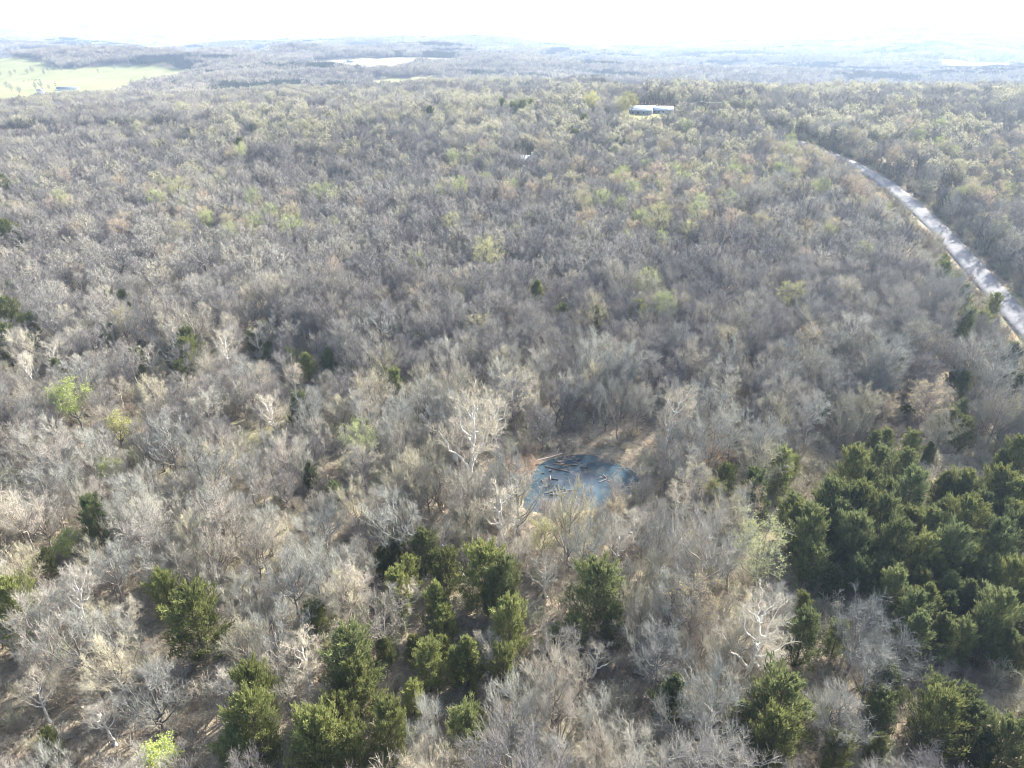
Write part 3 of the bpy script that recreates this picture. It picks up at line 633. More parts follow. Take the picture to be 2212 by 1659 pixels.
# -- random wood: jittered grid
cell = 3.95
def jgrid(y0, y1, cell, marg=45, k=.80):
    gx = np.arange(-k * y1 - marg, k * y1 + marg, cell); gy = np.arange(y0, y1, cell)
    X, Y = np.meshgrid(gx, gy); X = X + rng.uniform(-.48, .48, X.shape) * cell; Y = Y + rng.uniform(-.48, .48, Y.shape) * cell
    m_ = np.abs(X) < k * Y + marg; return X[m_], Y[m_]
def open_ground(X, Y, road=6.5, extra=0):
    ok = pond_r(X, Y) > 1.22
    dr, sd = dist_line(X, Y, ROAD); ok &= dr > road
    ok &= ~((sd > 0) & (dr < 13))
    ok &= dist_line(X, Y, LANE)[0] > 4.5; ok &= dist_line(X, Y, FROAD)[0] > 9
    dd = np.hypot(X, Y)
    for s_ in (12, 24, 36, 48): ok &= dist_line(X * (1 + s_ / dd), Y * (1 + s_ / dd), FROAD)[0] > 7
    for s_ in (8,): ok &= dist_line(X * (1 + s_ / dd), Y * (1 + s_ / dd), LANE)[0] > 4
    for f in FIELDS: ok &= ~inpoly(X, Y, f)
    for cx, cy_, r in CLEAR: ok &= np.hypot(X - cx, Y - cy_) > r
    return ok, dr, sd
X, Y = jgrid(34, 960, cell); ok, dr, sd = open_ground(X, Y)
PX, PY, DEP = proj(X, Y, Z(X, Y))
for tx, ty, r in TAKEN:
    m_ = np.abs(X - tx) < r
    ok[m_] &= np.hypot(X[m_] - tx, Y[m_] - ty) > r
CX, CY, _ = proj(X, Y, Z(X, Y) + 8.5); cw = 3.0 * F / DEP
for o_, ph, qx, qy in ITEMS:                                             # nothing tall grows right in front of the trees one can pick out
    dq = math.hypot(o_.location[0], o_.location[1]); w_ = (o_.scale[0] * (2.6 if 'cedar' in ph else 2.2)) * F / max(dq, 1)
    hit = (np.abs(CX - qx) < w_ * .55 + cw * .55) & (np.abs(CY - qy) < w_ * .75 + cw * .75) & (np.hypot(X, Y) < dq + 1) & (np.hypot(X, Y) > dq - (32 if 'sycamore' in ph else 16))
    ok &= ~(hit & (rng.uniform(0, 1, X.shape) < (.85 if 'cedar' in ph and qx > 1640 and qy < 1330 else .55 if 'cedar' in ph and qx > 1400 else .55 if 'cedar' in ph else .93 if 'sycamore' in ph else .6)))
u = rng.uniform(0, 1, X.shape)
keep = np.full(X.shape, .90)
keep[(PX < 760) & (PY > 860)] = .76
keep[(PX < 560) & (PY > 1250)] = .68
keep[(PX > 1250) & (PX < 1640) & (PY > 900) & (PY < 1010)] = .28
keep[inpoly(CX, CY, [(1270, 930), (1480, 925), (1480, 980), (1330, 985), (1280, 965)])] = .07; keep[inpoly(CX, CY, [(1430, 960), (1605, 950), (1630, 1040), (1440, 1045)])] = .04; keep[inpoly(CX, CY, PONDV)] = .02; keep[inpoly(PX, PY, GROVE) | inpoly(CX, CY, GROVE)] = .09
keep[(PX > 1040) & (PX < 1200) & (PY > 960) & (PY < 1110)] = .5
keep[(PX > 1170) & (PX < 1360) & (PY > 1075) & (PY < 1140)] = .65
keep *= .75 + .5 * fbm(X / 30, Y / 30, 55)
keep[(DEP > 280)] = np.maximum(keep[DEP > 280], .86)
ok &= u < keep
X, Y, PX, PY, DEP, dr, sd = [a[ok] for a in (X, Y, PX, PY, DEP, dr, sd)]
n = len(X); ZB = Z(X, Y); u = rng.uniform(0, 1, n)
pb = np.full(n, .014); pb[PY < 560] = .14; pb[(PY < 480) & (PX > 760)] = .30; pb[PY < 330] = .32; pb[(PX > 1900) & (PY < 480)] = .40; pb[(PX > 1250) & (PX < 1700) & (PY > 1000) & (PY < 1200)] = .22
pb *= .34 + 1.0 * (fbm(X / 55, Y / 55, 77) > .5)
bud = u < pb
hs = np.clip(rng.normal(.96, .17, n), .5, 1.4)
hs[PY > 800] *= .97; hs[(PX < 760) & (PY > 860)] *= .90
hs[(PX > 640) & (PY > 1180)] *= 1.06; hs[DEP > 170] *= .92
hs[(PX > 1150) & (PX < 1500) & (PY > 1080) & (PY < 1180)] *= .62
hs[(sd > 0) & (dr < 20)] *= .55; hs[(sd > 0) & (dr < 12)] *= .65
wid = hs * rng.uniform(.82, 1.15, n); rz = rng.uniform(0, 6.28, n)
seen = (PX > -20) & (PX < 2232) & (PY > 0) & (PY < 1760)
size = np.where(seen, hs / DEP, 0)
def take(mask, k):
    idx = np.where(mask & seen)[0]; idx = idx[np.argsort(-size[idx])][:k]; r = np.zeros(n, bool); r[idx] = True; return r
one_bare = take(~bud, 300); one_bud = take(bud, 300 - sum(1 for r_ in ITEMS if r_[0]['category'] == 'budding tree'))
shapes = ['round-headed', 'upswept', 'wide-spreading', 'slender', 'gnarled', 'thin', 'high-crowned', 'leaning']
for k in np.where(one_bare)[0]:
    v = int(rng.integers(0, 8)); ti = int(rng.integers(0, 6)); h = hs[k] * 11.5
    tree('bare_tree', BARE[v], X[k], Y[k], rz[k], h / BARE_H[v], wid[k] * .96, TINTS[ti][1], 'bare tree', 'bare leafless trees of the wood',
         ('tall ' if h > 12.8 else 'small ' if h < 8.5 else '') + TINTS[ti][0] + ' ' + shapes[v] + ' bare tree', h * .6)
BT = [('straw', (1.05, 1.0, .95)), ('buff', (1.1, .95, 1.05)), ('yellow-green', (.95, 1.08, .75)), ('tawny', (1.04, .93, .95))]
for k in np.where(one_bud)[0]:
    v = int(rng.integers(0, 2)); ti = int(rng.integers(0, 4)); h = hs[k] * 11.5
    tree('budding_tree', BUD[v], X[k], Y[k], rz[k], h / 13, wid[k] * .88, BT[ti][1], 'budding tree', 'trees in yellow bud',
         ('tall ' if h > 12.8 else 'small ' if h < 8.5 else '') + BT[ti][0] + [' round', ' upright'][v] + ' budding tree', h * .65)
rest = ~(one_bare | one_bud)

# -- prototypes of the uncounted wood
near_p = [proto('wood_tree', tree_single('wood_tree', [M['bark'], M['wood_mid']], seed=s, **{**KW1, **k})) for s, k in ((61, dict(H=11.5, R=3.1, base=.34)), (62, dict(H=12, R=2.8, base=.34, upb=.6)), (63, dict(H=11, R=3.4, base=.28, crook=.9)))]
LK = dict(nl=12, n2=5, n3=4, n4=3, tw=.026, tr=.17, upb=.2, l4=(.4, .85), l3=(.5, 1.1), l2=(.8, 1.6))
mid_p = [proto('wood_tree', tree_single('wood_tree', [M['bark'], M['wood_mid']], seed=s, **{**LK, **k})) for s, k in ((71, dict(H=11, R=3.0, base=.38)), (72, dict(H=11.5, R=2.7, base=.42, upb=.4)), (73, dict(H=10.5, R=3.3, base=.36)), (74, dict(H=11, R=2.9, base=.48)))]
midb_p = [proto('wood_tree', tree_single('wood_tree', [M['bark'], M['wood_mid'], M['bud_mid']], 650, (.26, .50), seed=s, **{**LK, **k})) for s, k in ((81, dict(H=11, R=3.1, base=.38)), (82, dict(H=11.5, R=2.7, base=.44)))]
protos = near_p + mid_p + midb_p
near = rest & (DEP < 215)
var = np.where(near, rng.integers(0, 3, n), rng.integers(3, 7, n)); var = np.where(rest & bud, rng.integers(7, 9, n), var)
S = np.stack([wid, wid, hs], -1); P = np.stack([X, Y, ZB - .1], -1)
scatter('woodland', P[rest], rz[rest], S[rest], var[rest], protos, kind='stuff', label='dense leafless wood of grey trees reaching back to the fields', category='woodland')

# -- far wood: clumps of small trees
def clump(seed, side=30., cellc=4.6, budf=.22):
    g = np.random.default_rng(seed); parts = []
    fk = dict(H=12, R=2.9, nl=8, n2=3, n3=3, n4=0, tw=.075, tr=.2, base=.3, l3=(.9, 1.6), l2=(1.2, 2.4))
    base_ = [grow(seed * 7 + q, **fk) for q in range(4)]
    built = [(tubes(*W, 3), tubes(*T, 3), tips) for W, T, tips in base_]
    for gx in np.arange(-side / 2, side / 2, cellc):
        for gy in np.arange(-side / 2, side / 2, cellc):
            (Vw, Qw), (Vt, Qt), tips = built[g.integers(0, 4)]; a = g.uniform(0, 6.28); s = g.uniform(.7, 1.25); sw = s * g.uniform(.85, 1.25)
            R = np.array([[cos(a), -sin(a), 0], [sin(a), cos(a), 0], [0, 0, 1]]); T0 = np.array([gx + g.uniform(-2, 2), gy + g.uniform(-2, 2), -.6])
            tf = lambda V: (V * [sw, sw, s]) @ R.T + T0
            tone = int(g.integers(1, 4))
            parts.append((tf(Vw), Qw, 0)); parts.append((tf(Vt), Qt, tone))
            if g.uniform() < budf:
                k = 70; i = g.integers(0, len(tips), k); C = tf(tips[i])
                parts.append((*quads(C, g.uniform(.5, .9, k), g.uniform(.25, .45, k), g.normal(0, 1, (k, 3)), g.normal(0, 1, (k, 3))), 4))
    V, Q, I = join(parts)
    return mesh('far_clump', V, Q, [M['bark'], M['far1'], M['far2'], M['far3'], M['bud_mid']], I)
M['far_green'] = mat('far_evergreens', m_forest([(0, (.045, .055, .035)), (1, (.08, .085, .05))], .006)); M['far1'] = mat('far_twigs_grey', m_forest([(0, (.26, .24, .225)), (1, (.36, .335, .305))], .006)); M['far2'] = mat('far_twigs_buff', m_forest([(0, (.38, .34, .28)), (1, (.52, .47, .36))], .006)); M['far3'] = mat('far_twigs_dark', m_forest([(0, (.16, .145, .14)), (1, (.26, .23, .21))], .006))
far_p = [proto('far_clump', clump(s)) for s in (1, 2, 3)]
far_d = clump(4, budf=0)
for i_ in range(4): far_d.materials[i_] = M['far_green']
far_p.append(proto('far_clump', far_d))
X2, Y2 = jgrid(975, 3500, 25., 120, .84); d2 = np.hypot(X2, Y2); ok, _, _ = open_ground(X2, Y2)
# keep clumps a little away from field edges so the fields stay open
for ox, oy in ((12, 0), (-12, 0), (0, 12), (0, -12)): 
    for f in FIELDS: ok &= ~inpoly(X2 + ox, Y2 + oy, f)
ok &= rng.uniform(0, 1, X2.shape) < .96
X2, Y2 = X2[ok], Y2[ok]; m_ = len(X2)
scatter('far_woodland', np.stack([X2, Y2, Z(X2, Y2) - .3], -1), rng.uniform(0, 6.28, m_), np.stack([rng.uniform(.95, 1.2, m_)] * 2 + [rng.uniform(.85, 1.15, m_)], -1), np.where((fbm(X2 / 170, Y2 / 110, 88) > .60) & (rng.uniform(0, 1, m_) < .8), 3, rng.integers(0, 3, m_)), far_p,
        kind='stuff', label='hazy leafless woods between the far fields', category='woodland')

# -- undergrowth
bp = [proto('brush', brush_mesh('brush', s, M['brush'], n=k, h=h)) for s, k, h in ((91, 12, 2.4), (92, 16, 1.6), (93, 10, 4.0), (94, 14, 3.0))]
X3, Y3 = jgrid(36, 175, 2.1, 20); X4, Y4 = jgrid(175, 290, 3.8, 30); X3 = np.r_[X3, X4]; Y3 = np.r_[Y3, Y4]; ok, d3, _ = open_ground(X3, Y3, 5.2); q3 = pond_r(X3, Y3); ok |= (q3 > 1.12) & (q3 < 1.5)
bx, by, _ = proj(X3, Y3, Z(X3, Y3)); ok &= ~(inpoly(bx, by, [(1270, 905), (1500, 900), (1520, 990), (1350, 1000), (1240, 965)]) & (rng.uniform(0, 1, X3.shape) < .75)); ok &= rng.uniform(0, 1, X3.shape) < (.45 + .75 * fbm(X3 / 14, Y3 / 14, 33)); X3, Y3 = X3[ok], Y3[ok]; tg = np.gradient(ROAD, axis=0); tg /= np.linalg.norm(tg, axis=1, keepdims=True)
ii = rng.integers(0, len(ROAD), 1500); of = rng.uniform(5.6, 14, 1500) * rng.choice([-1, 1], 1500); X3 = np.r_[X3, ROAD[ii, 0] + tg[ii, 1] * of + rng.uniform(-2, 2, 1500) * tg[ii, 0]]; Y3 = np.r_[Y3, ROAD[ii, 1] - tg[ii, 0] * of + rng.uniform(-2, 2, 1500) * tg[ii, 1]]; m_ = len(X3); s3 = rng.uniform(.4, 1.2, m_)
scatter('undergrowth', np.stack([X3, Y3, Z(X3, Y3)], -1), rng.uniform(0, 6.28, m_), np.stack([s3 * 1.2, s3 * 1.2, s3], -1), rng.integers(0, 4, m_), bp, kind='stuff', label='thin bare brush and saplings covering the forest floor', category='undergrowth')

def stick_mesh(seed):
    g = np.random.default_rng(seed); n_ = 46; A = np.column_stack([g.uniform(-1.6, 1.6, (n_, 2)), g.uniform(.02, .12, n_)]); a_ = g.uniform(0, 6.28, n_); L_ = g.uniform(.25, 1.3, n_)
    B = A + np.column_stack([np.cos(a_) * L_, np.sin(a_) * L_, g.normal(.05, .12, n_)]); r_ = g.uniform(.012, .035, n_)
    V, Q = tubes(A, B, r_, r_ * .6, 3); return mesh('sticks', V, Q, [M['brush']])
sp = [proto('sticks', stick_mesh(s_)) for s_ in (1, 2, 3)]
X6, Y6 = jgrid(36, 150, 2.0, 15); ok = (pond_r(X6, Y6) > 1.05); X6, Y6 = X6[ok], Y6[ok]; m_ = len(X6); s6 = rng.uniform(.7, 1.2, m_)
scatter('forest_debris', np.stack([X6, Y6, Z(X6, Y6) + .02], -1), rng.uniform(0, 6.28, m_), np.stack([s6] * 3, -1), rng.integers(0, 3, m_), sp, kind='stuff', label='fallen sticks and dead twigs strewn over the leaf litter', category='debris')

# ================================================================== SHRUBS AT THE POND
sm = {'orange-brown': mat('orange_brush', m_twig((.52, .35, .20), .25)), 'pinkish-tan': mat('tan_brush', m_twig((.50, .37, .27), .2)), 'russet': mat('russet_brush', m_twig((.36, .27, .19), .25)), 'straw': mat('straw_brush', m_twig((.48, .42, .28), .2))}
SM = {k: [brush_mesh('shrub', 100 + i * 3 + j, m_, n=26, h=2.3, tw=.016, R=1.7) for j in range(2)] for i, (k, m_) in enumerate(sm.items())}
def shrub(px, py, tone, s):
    x, y, z = G(px, py, .8)
    if pond_r(x, y) < 1.08: return
    o = ob('shrub', SM[tone][int(rng.integers(0, 2))], loc=(x, y, z), rz=rng.uniform(0, 6.28), scale=(s * 1.15, s * 1.15, s), category='shrub', group='brushy shrubs round the pond')
    ITEMS.append((o, ('big ' if s > 1.15 else 'low ' if s < .8 else '') + tone + ' bare shrub', px, py))
for k in range(34): shrub(1512 + rng.normal(0, 42), 1000 + rng.normal(0, 12), ['orange-brown', 'orange-brown', 'russet'][k % 3], rng.uniform(.7, 1.1))
for k in range(20): shrub(1135 + rng.normal(0, 22), 1030 + rng.normal(0, 26), ['pinkish-tan', 'straw', 'pinkish-tan'][k % 3], rng.uniform(.8, 1.35))
for k in range(10): shrub(1190 + rng.uniform(-50, 210), 952 + rng.normal(0, 11), ['straw', 'russet', 'pinkish-tan'][k % 3], rng.uniform(.45, .75))
for k in range(8): shrub(1180 + rng.normal(0, 26), 1092 + rng.normal(0, 10), ['pinkish-tan', 'russet'][k % 2], rng.uniform(.8, 1.2))

# ================================================================== LOGS
def log_mesh(seed, stubs=2):
    g = np.random.default_rng(seed); ns = 6; xs = np.linspace(-.5, .5, ns + 1)
    pts = np.column_stack([xs, g.normal(0, .012, ns + 1), g.normal(0, .006, ns + 1)]); pts[:, 1] += .05 * np.sin(xs * 3 + seed)
    V, Fc = [], []; k = 7
    for i_, p in enumerate(pts):
        r = .5 * (1.0 - .45 * i_ / ns)
        for a in range(k): V.append((p[0], p[1] * 10 + cos(a * 2 * pi / k) * r, p[2] * 10 + sin(a * 2 * pi / k) * r))
    for i_ in range(ns):
        for a in range(k): Fc.append((i_ * k + a, i_ * k + (a + 1) % k, (i_ + 1) * k + (a + 1) % k, (i_ + 1) * k + a))
    Fc.append(tuple(range(k))[::-1]); Fc.append(tuple(ns * k + a for a in range(k)))
    for s_ in range(stubs):
        b = len(V); i_ = int(g.integers(2, ns)); p = pts[i_]; an_ = g.uniform(0, pi); L_ = g.uniform(1.5, 3.5)
        e = np.array([p[0] + .08, p[1] * 10 + cos(an_) * L_, p[2] * 10 + sin(an_) * L_]); c0 = np.array([p[0], p[1] * 10, p[2] * 10])
        for q, rad in ((c0, .22), (e, .09)):
            for a in range(4): V.append((q[0] + cos(a * pi / 2) * rad * .1, q[1] + sin(a * pi / 2) * rad, q[2] + cos(a * pi / 2) * rad))
        for a in range(4): Fc.append((b + a, b + (a + 1) % 4, b + 4 + (a + 1) % 4, b + 4 + a))
        Fc.append((b + 4, b + 5, b + 6, b + 7))
    return mesh('log', V, Fc, [M['log']])
LOGS = [log_mesh(s, s % 3) for s in range(6)]
def log(a, b, thick, tint, phrase, group, px, py):
    a = np.array(a); b = np.array(b); d = b - a; L = np.linalg.norm(d)
    o = ob('log', LOGS[int(rng.integers(0, 6))], loc=tuple((a + b) / 2), color=tint, category='log', group=group)
    o.rotation_euler = (rng.uniform(0, .6), -math.asin(np.clip(d[2] / L, -1, 1)), math.atan2(d[1], d[0])); o.scale = (L, thick, thick)
    ITEMS.append((o, phrase, px, py))
def GP(X, Y, z): d = ray(X, Y); t = (z - CAM_H) / d[2]; return CP + d * t
def pc(X, Y): return ((1550 + X / 6.32) * .7373, (1300 + Y / 6.32) * .7373)
PL = [(-60, 420, 610, 165, .34), (300, 410, 750, 530, .22), (380, 600, 385, 680, .24), (420, 635, 550, 670, .22), (225, 670, 300, 740, .2), (430, 740, 400, 835, .2), (860, 620, 970, 630, .16), (1385, 570, 1435, 635, .24), (1585, 530, 1540, 620, .16), (1520, 280, 1570, 330, .2),
      (860, 305, 940, 295, .2), (640, 740, 630, 800, .2), (620, 890, 650, 840, .16), (340, 895, 440, 870, .16), (700, 870, 920, 840, .2), (390, 930, 600, 935, .24), (650, 900, 650, 975, .16), (370, 980, 470, 965, .16), (370, 500, 430, 488, .26), (230, 550, 290, 550, .2),
      (570, 350, 670, 345, .16), (520, 310, 640, 300, .18), (660, 280, 740, 275, .2), (1590, 90, 1800, 80, .26), (1300, 700, 1450, 660, .2)]
for k in range(22): a, b = rng.uniform(400, 1050), rng.uniform(270, 490); L = rng.uniform(50, 150); t = rng.normal(.1, .35); PL.append((a, b, a + L * cos(t), b + L * sin(t) * .6, rng.uniform(.10, .18)))
for k in range(26): a, b = rng.uniform(250, 1000), rng.uniform(740, 1060); L = rng.uniform(40, 150); t = rng.normal(.2, 1.0); PL.append((a, b, a + L * cos(t), b + L * sin(t) * .6, rng.uniform(.09, .17)))
for k in range(8): a, b = rng.uniform(1200, 1500), rng.uniform(600, 720); L = rng.uniform(50, 130); t = rng.normal(-.4, .4); PL.append((a, b, a + L * cos(t), b + L * sin(t) * .6, rng.uniform(.09, .14)))
tl = [('pale', (.86, .83, .78)), ('brown', (.55, .46, .38)), ('grey', (.8, .8, .8)), ('dark', (.38, .34, .3))]
for k, (a, b, c, d, th_) in enumerate(PL):
    p, q = pc(a, b), pc(c, d); ti = 0 if k == 0 else int(rng.integers(0, 4))
    A, B = GP(*p, POND_Z + .06 + th_ * .2), GP(*q, POND_Z + .06 + th_ * (.2 if k else 3.2))
    A[2] = max(A[2], float(Z(A[0], A[1])) + .05); B[2] = max(B[2], float(Z(B[0], B[1])) + .05); L = np.linalg.norm(A - B)
    log(A, B, th_ * 1.15, tl[ti][1], ('long ' if L > 4 else 'short ' if L < 1.6 else '') + tl[ti][0] + ' log', 'logs lying in the pond', (p[0] + q[0]) / 2, (p[1] + q[1]) / 2)
for (x1, y1, x2, y2, th_, ti) in [(423, 1256, 470, 1272, .34, 0), (440, 1250, 452, 1230, .3, 0), (545, 985, 610, 990, .25, 2), (1830, 955, 1900, 968, .25, 2), (630, 985, 700, 980, .2, 1), (95, 1205, 130, 1190, .25, 2), (1420, 1255, 1470, 1250, .2, 0), (262, 1590, 300, 1570, .25, 0), (560, 1110, 600, 1100, .25, 2), (385, 1010, 425, 1005, .22, 0),
                                 (1600, 940, 1650, 955, .2, 0), (1700, 975, 1745, 985, .22, 2), (60, 1480, 95, 1470, .25, 2), (1010, 1330, 1040, 1345, .2, 0), (350, 1185, 395, 1175, .22, 1), (470, 1090, 520, 1080, .2, 2)]:
    A, B = G(x1, y1, .1), G(x2, y2, .1); A = (A[0], A[1], A[2] + .15); B = (B[0], B[1], B[2] + .15)
    log(A, B, th_ * 1.3, tl[ti][1], tl[ti][0] + ' fallen log', 'fallen logs on the forest floor', (x1 + x2) / 2, (y1 + y2) / 2)

# ================================================================== BUILDINGS
def gable(name, key, rz, Lx, Wy, hw, hr, wall, roof, label, win=3, door=True, chimney=None, over=.4, cat='house', frame=True):
    x, y, z = BLD[key]
    root = ob(name, None, loc=(x, y, z - .3), rz=rz, label=label, category=cat)
    if key in ('barn', 'blue', 'shed', 'wood', 'mid'): root.scale = (.8, .8, .8)
    V = [(sx * Lx / 2, sy * Wy / 2, zz_) for zz_ in (0, hw + .3) for sx, sy in ((-1, -1), (1, -1), (1, 1), (-1, 1))] + [(-Lx / 2, 0, hw + hr + .22), (Lx / 2, 0, hw + hr + .22)]
    Fq = [(0, 1, 5, 4), (2, 3, 7, 6), (1, 2, 6, 9, 5), (3, 0, 4, 8, 7)]
    ob('wall', mesh('wall', V, Fq, [wall]), parent=root)
    a, b, t = Lx / 2 + over, Wy / 2 + over, .16; e = hw + .3 - over * hr / (Wy / 2); r_ = hw + hr + .3
    V = [(sx * a, yy, zz_) for sx in (-1, 1) for yy, zz_ in ((-b, e), (0, r_), (b, e), (b, e + t), (0, r_ + t), (-b, e + t))]
    Fr = [(0, 1, 7, 6), (1, 2, 8, 7), (2, 3, 9, 8), (3, 4, 10, 9), (4, 5, 11, 10), (5, 0, 6, 11), (0, 5, 4, 1), (1, 4, 3, 2), (6, 7, 10, 11), (7, 8, 9, 10)]
    ro = ob('roof', mesh('roof', V, Fr, [roof]), parent=root)
    bm_, bf = box(-.55, .55, -.04, .05, 0, 1.1); wm = mesh('window', bm_, bf, [M['glass']])
    for i_ in range(win):
        xx = -Lx / 2 + Lx * (i_ + .7) / (win + .4 + (.6 if door else 0)); ob('window', wm, parent=root, loc=(xx, -Wy / 2 - .03, 1.2))
    if door:
        dv, df = box(-.5, .5, -.05, .05, 0, 2.1); ob('door', mesh('door', dv, df, [M['door']]), parent=root, loc=(Lx / 2 * .72, -Wy / 2 - .03, .35))
    if chimney:
        cv, cf = box(-.55, .55, -.55, .55, 0, hr + 2.0); ob('chimney', mesh('chimney', cv, cf, [M[chimney]]), parent=ro, loc=(Lx / 2 * .88, .2, hw))
    return root
gable('barn', 'barn', radians(-20), 17, 12, 3.4, 2.4, M['grey_wall'], M['white_roof'], 'farm barn with bright white metal roof and dark walls', 3, True, None, .6, 'barn')
gable('farmhouse', 'blue', radians(-8), 19, 9, 2.8, 2.2, M['grey_wall'], M['blue_roof'], 'long farmhouse with pale blue roof right of the barn', 5, True, None, .6)
gable('small_shed', 'shed', radians(15), 6, 5, 2.6, 1.6, M['white_wall'], M['white_roof'], 'little white-roofed shed behind the blue-roofed farmhouse', 1, True, None, .3, 'shed')
gable('woodland_house', 'wood', radians(4), 14, 8.5, 3.0, 2.6, M['grey_wall'], M['grey_roof'], 'grey house half hidden among trees above the centre', 4, True, 'white_wall', .5)
gable('roadside_house', 'mid', radians(-10), 14, 8, 3.0, 2.4, M['white_wall'], M['blue_roof'], 'pale-walled house with blue-green roof among trees at upper left', 3, True, 'brick', .5)
gable('white_house', 'white', radians(60), 9, 7, 4.4, 2.6, M['white_wall'], M['dark_roof'], 'small white farmhouse at the foot of the pasture', 3, True, 'brick', .4)
gable('long_barn', 'long', radians(14), 30, 9, 3.0, 2.0, M['white_wall'], M['dark_roof'], 'long low white barn with dark roof below the pasture', 5, True, None, .5, 'barn')
gable('valley_house', 'right', radians(-15), 13, 8, 4.2, 2.4, M['white_wall'], M['white_roof'], 'white house in the hazy trees at upper right', 4, True, 'brick', .5)
gable('white_cabin', 'dome', radians(35), 7, 7, 3.6, 2.4, M['white_wall'], M['white_roof'], 'tiny bright white cabin left of the white valley house', 2, True, None, .4)
gable('field_shed', 'field', radians(5), 15, 8, 3.0, 2.0, M['grey_wall'], M['grey_roof'], 'low grey shed standing in the far hay field', 2, True, None, .4, 'shed')
# blue trailer
x, y, z = BLD['trailer']; root = ob('trailer', None, loc=(x, y, z), rz=.2, label='small blue box trailer parked right of the roadside house', category='trailer')
V, Fq = box(-3, 3, -1.2, 1.2, .7, 3.1); ob('body', mesh('trailer_body', V, Fq, [M['blue_paint']]), parent=root)
V, Q = tubes([(3, -.6, .75), (3, .6, .75)], [(4.3, 0, .7), (4.3, 0, .7)], [.06, .06], [.06, .06], 5); ob('tow_bar', mesh('tow_bar', V, Q, [M['pole_wood']]), parent=root)
wv = [(cos(a * pi / 5) * .42, sy, sin(a * pi / 5) * .42) for sy in (-.12, .12) for a in range(10)]; wf = [(a, (a + 1) % 10, 10 + (a + 1) % 10, 10 + a) for a in range(10)] + [tuple(range(10))[::-1], tuple(range(10, 20))]
wm = mesh('wheel', wv, wf, [M['rubber']])
for sx in (-.6, .4):
    for sy in (-1.25, 1.25): ob('wheel', wm, parent=root, loc=(sx, sy, .42))

# utility poles and wires
def pole(px, py, rz, h=10.5):
    x, y, z = G(px, py); root = ob('utility_pole', None, loc=(x, y, z - .3), rz=rz, category='utility pole', group='utility poles by the farm and road')
    V, Q = tubes([(0, 0, 0)], [(0, 0, h)], [.17], [.11], 8); ob('post', mesh('post', V, Q, [M['pole_wood']]), parent=root)
    V, Fq = box(-1.2, 1.2, -.06, .06, h - .7, h - .55); ob('crossarm', mesh('crossarm', V, Fq, [M['pole_wood']]), parent=root, loc=(0, .16, 0))
    V, Q = tubes([(-1.1, .16, h - .55), (0, 0, h), (1.1, .16, h - .55)], [(-1.1, .16, h - .3), (0, 0, h + .25), (1.1, .16, h - .3)], [.06] * 3, [.04] * 3, 6); ob('insulator', mesh('insulator', V, Q, [M['wire']]), parent=root)
    return root, np.array([x, y, z - .3 + h])
PO = [pole(1478, 262, .2), pole(1506, 258, .2), pole(1590, 252, .2), pole(1777, 312, .9), pole(1660, 270, .5)]
for (o, _), l in zip(PO, ('utility pole nearest the blue-roofed farmhouse', 'utility pole left of the lone yellow-green farmyard tree', 'utility pole at the wood edge right of the farmyard', 'pale utility pole standing beside the far gravel road', 'utility pole between farmyard and gravel road')): o['label'] = l
def wire(a, b, sag, label):
    t = np.linspace(0, 1, 13); p = a + (b - a) * t[:, None]; p[:, 2] -= sag * 4 * t * (1 - t)
    V, Q = tubes(p[:-1], p[1:], np.full(12, .07), np.full(12, .07), 4); ob('power_wire', mesh('power_wire', V, Q, [M['wire']]), label=label, category='wire', group='wires along the farm lane')
tops = [p for _, p in PO]
wire(tops[0], tops[1], .8, 'short overhead wire from farmhouse pole to yard pole'); wire(tops[1], tops[2], 1.5, 'pale overhead wire crossing behind the lone farmyard tree')

# cattle on the pasture and a few lone trees
me = bpy.data.meshes.new('cow'); sk = [(0, 0, 1.05, .40), (.75, 0, 1.08, .38), (-.75, 0, 1.08, .36), (1.15, 0, 1.25, .22), (1.45, 0, 1.1, .17), (1.75, 0, .95, .12), (.65, .25, .55, .11), (.65, .25, .02, .08), (.65, -.25, .55, .11), (.65, -.25, .02, .08), (-.75, .25, .6, .13), (-.82, .25, .02, .08), (-.75, -.25, .6, .13), (-.82, -.25, .02, .08), (-1.15, 0, 1.1, .06), (-1.2, 0, .5, .04)]
me.from_pydata([s[:3] for s in sk], [(0, 1), (0, 2), (1, 3), (3, 4), (4, 5), (1, 6), (6, 7), (1, 8), (8, 9), (2, 10), (10, 11), (2, 12), (12, 13), (2, 14), (14, 15)], [])
tmp = ob('cow_skin', me); md = tmp.modifiers.new('skin', 'SKIN')
for v_, s_ in zip(me.skin_vertices[0].data, sk): v_.radius = (s_[3], s_[3])
me.skin_vertices[0].data[0].use_root = True
md2 = tmp.modifiers.new('sub', 'SUBSURF'); md2.levels = 1
dg = bpy.context.evaluated_depsgraph_get(); cow_me = bpy.data.meshes.new_from_object(tmp.evaluated_get(dg)); bpy.data.objects.remove(tmp)
cow_me.materials.clear(); cow_me.materials.append(M['cow_hide'])
for k, (a, b) in enumerate([(225, 470), (315, 487), (375, 473), (420, 460), (450, 478), (460, 463), (480, 470), (515, 468), (712, 497), (716, 520), (722, 545)]):
    px, py = (a / 4.424) * .7373, (130 + b / 4.424) * .7373; x, y, z = G(px, py)
    o = ob('cow', cow_me, loc=(x, y, z + .6), rz=rng.uniform(0, 6.28), category='cow', group='cattle grazing the pasture'); ITEMS.append((o, 'dark grazing cow', px, py))
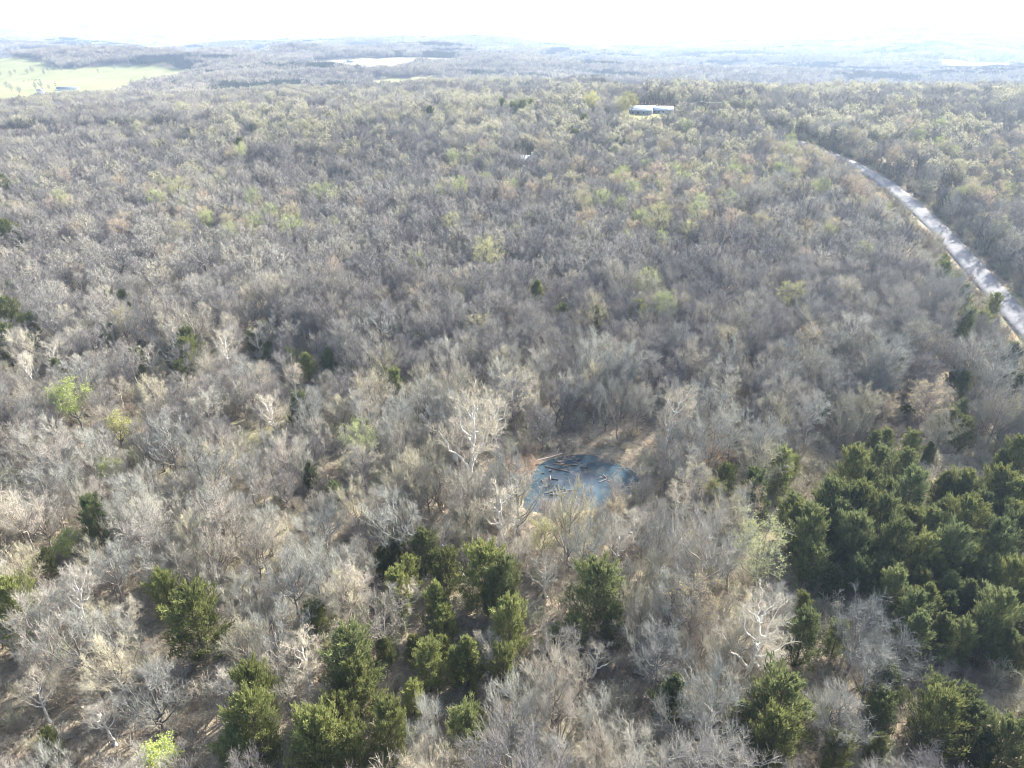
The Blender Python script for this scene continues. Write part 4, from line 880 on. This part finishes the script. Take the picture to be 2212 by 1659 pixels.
for k, (a, b) in enumerate([(150, 430), (205, 400), (360, 390), (410, 375), (440, 380), (575, 395), (630, 375), (810, 370), (985, 350), (1280, 380), (1490, 340), (1690, 300), (100, 600), (160, 640), (260, 650), (470, 600), (540, 590), (640, 590), (20, 420), (690, 365)]):
    px, py = (a / 4.424) * .7373, (130 + b / 4.424) * .7373; x, y, z = G(px, py); h = rng.uniform(9, 13)
    tree('pasture_tree', BARE[k % 6], x, y, rng.uniform(0, 6.28), h / 12, h / 12, (.75, .72, .7), 'bare tree', 'lone bare trees dotting the pasture', ['round-headed', 'upswept', 'spreading', 'slender', 'gnarled', 'thin'][k % 6] + ' lone pasture tree', h * .5, .4)

# ================================================================== LABELS: what each is and what it stands by
LM = [('the pond', 1240, 1030), ('the giant sycamore', 1008, 960), ('the broad lime tree', 160, 861), ('the small lime tree', 240, 1009), ('the bottom left corner', 0, 1659), ('the bottom right corner', 2212, 1659), ('the cedar grove', 1930, 1200),
      ('the forked sycamore at right', 1617, 1400), ('the biggest cedar', 1680, 1542), ('the wide cedar at left', 423, 1350), ('the twin white trunks', 180, 1340), ('the wide cedar below the pond', 1290, 1290),
      ('the yellow-green tree', 1168, 1157), ('the gravel road', 2100, 600), ('the far end of the gravel road', 1850, 345), ('the house in the woods', 1130, 350), ('the white-roofed barn', 1390, 240), ('the leafing tree', 333, 1650), ('the middle bottom edge', 1106, 1659),
      ('the lone yellow tree', 1705, 637), ('the orange shrubs', 1500, 1003), ('the white farmhouse', 90, 198), ('the middle left edge', 0, 830), ('the middle right edge', 2212, 840), ('the centre of the photo', 1106, 780), ('the distant road', 200, 285), ('the far hay field', 820, 138)]
ORD = ['nearest', 'second-nearest', 'third-nearest', 'fourth-nearest', 'fifth-nearest', 'sixth-nearest', 'seventh-nearest', 'eighth-nearest', 'ninth-nearest', 'tenth-nearest', 'eleventh-nearest', 'twelfth-nearest', 'thirteenth-nearest', 'fourteenth-nearest', 'fifteenth-nearest', 'sixteenth-nearest', 'seventeenth-nearest', 'eighteenth-nearest', 'nineteenth-nearest', 'twentieth-nearest']
LMA = np.array([l[1:] for l in LM], float); buckets = {}
for o, ph, px, py in ITEMS:
    d = np.hypot(LMA[:, 0] - px, (LMA[:, 1] - py) * 1.2); k = int(np.argmin(d)); dx, dy = px - LM[k][1], py - LM[k][2]
    inpond = o['category'] == 'log' and d[0] < 110
    if inpond:
        k = 0; dx, dy = px - 1250, py - 1022; rel = 'in ' + ('the left end of' if dx < -45 else 'the right part of' if dx > 20 else 'the near side of' if dy > 12 else 'the far side of' if dy < -12 else 'the middle of')
    elif abs(dx) > abs(dy) * 1.2: rel = 'left of' if dx < 0 else 'right of'
    else: rel = 'behind' if dy < 0 else 'in front of'
    if 'corner' in LM[k][0] or 'edge' in LM[k][0] or 'centre' in LM[k][0]: rel = 'counted from'
    buckets.setdefault((ph, rel, LM[k][0]), []).append((math.hypot(dx, dy), o))
for (ph, rel, lm), L in buckets.items():
    L.sort(key=lambda q: q[0])
    for i_, (_, o) in enumerate(L):
        if rel == 'counted from': o['label'] = f'{ph} {ORD[i_]} to {lm}' if i_ else f'{ph} nearest to {lm}'
        else: o['label'] = f'{ph} {rel} {lm}' if len(L) == 1 else f'{ORD[i_]} {ph} {rel} {lm}' if not rel.startswith('in the ') else f'{ORD[i_].replace("-nearest", "").replace("nearest", "first")} {ph} {rel} {lm}'
print('things', len(ITEMS), 'wood', int(rest.sum()), 'clumps', len(X2), 'brush', len(X3), 'zmin', ZMIN, 'zmax', float(ZZ.max()))
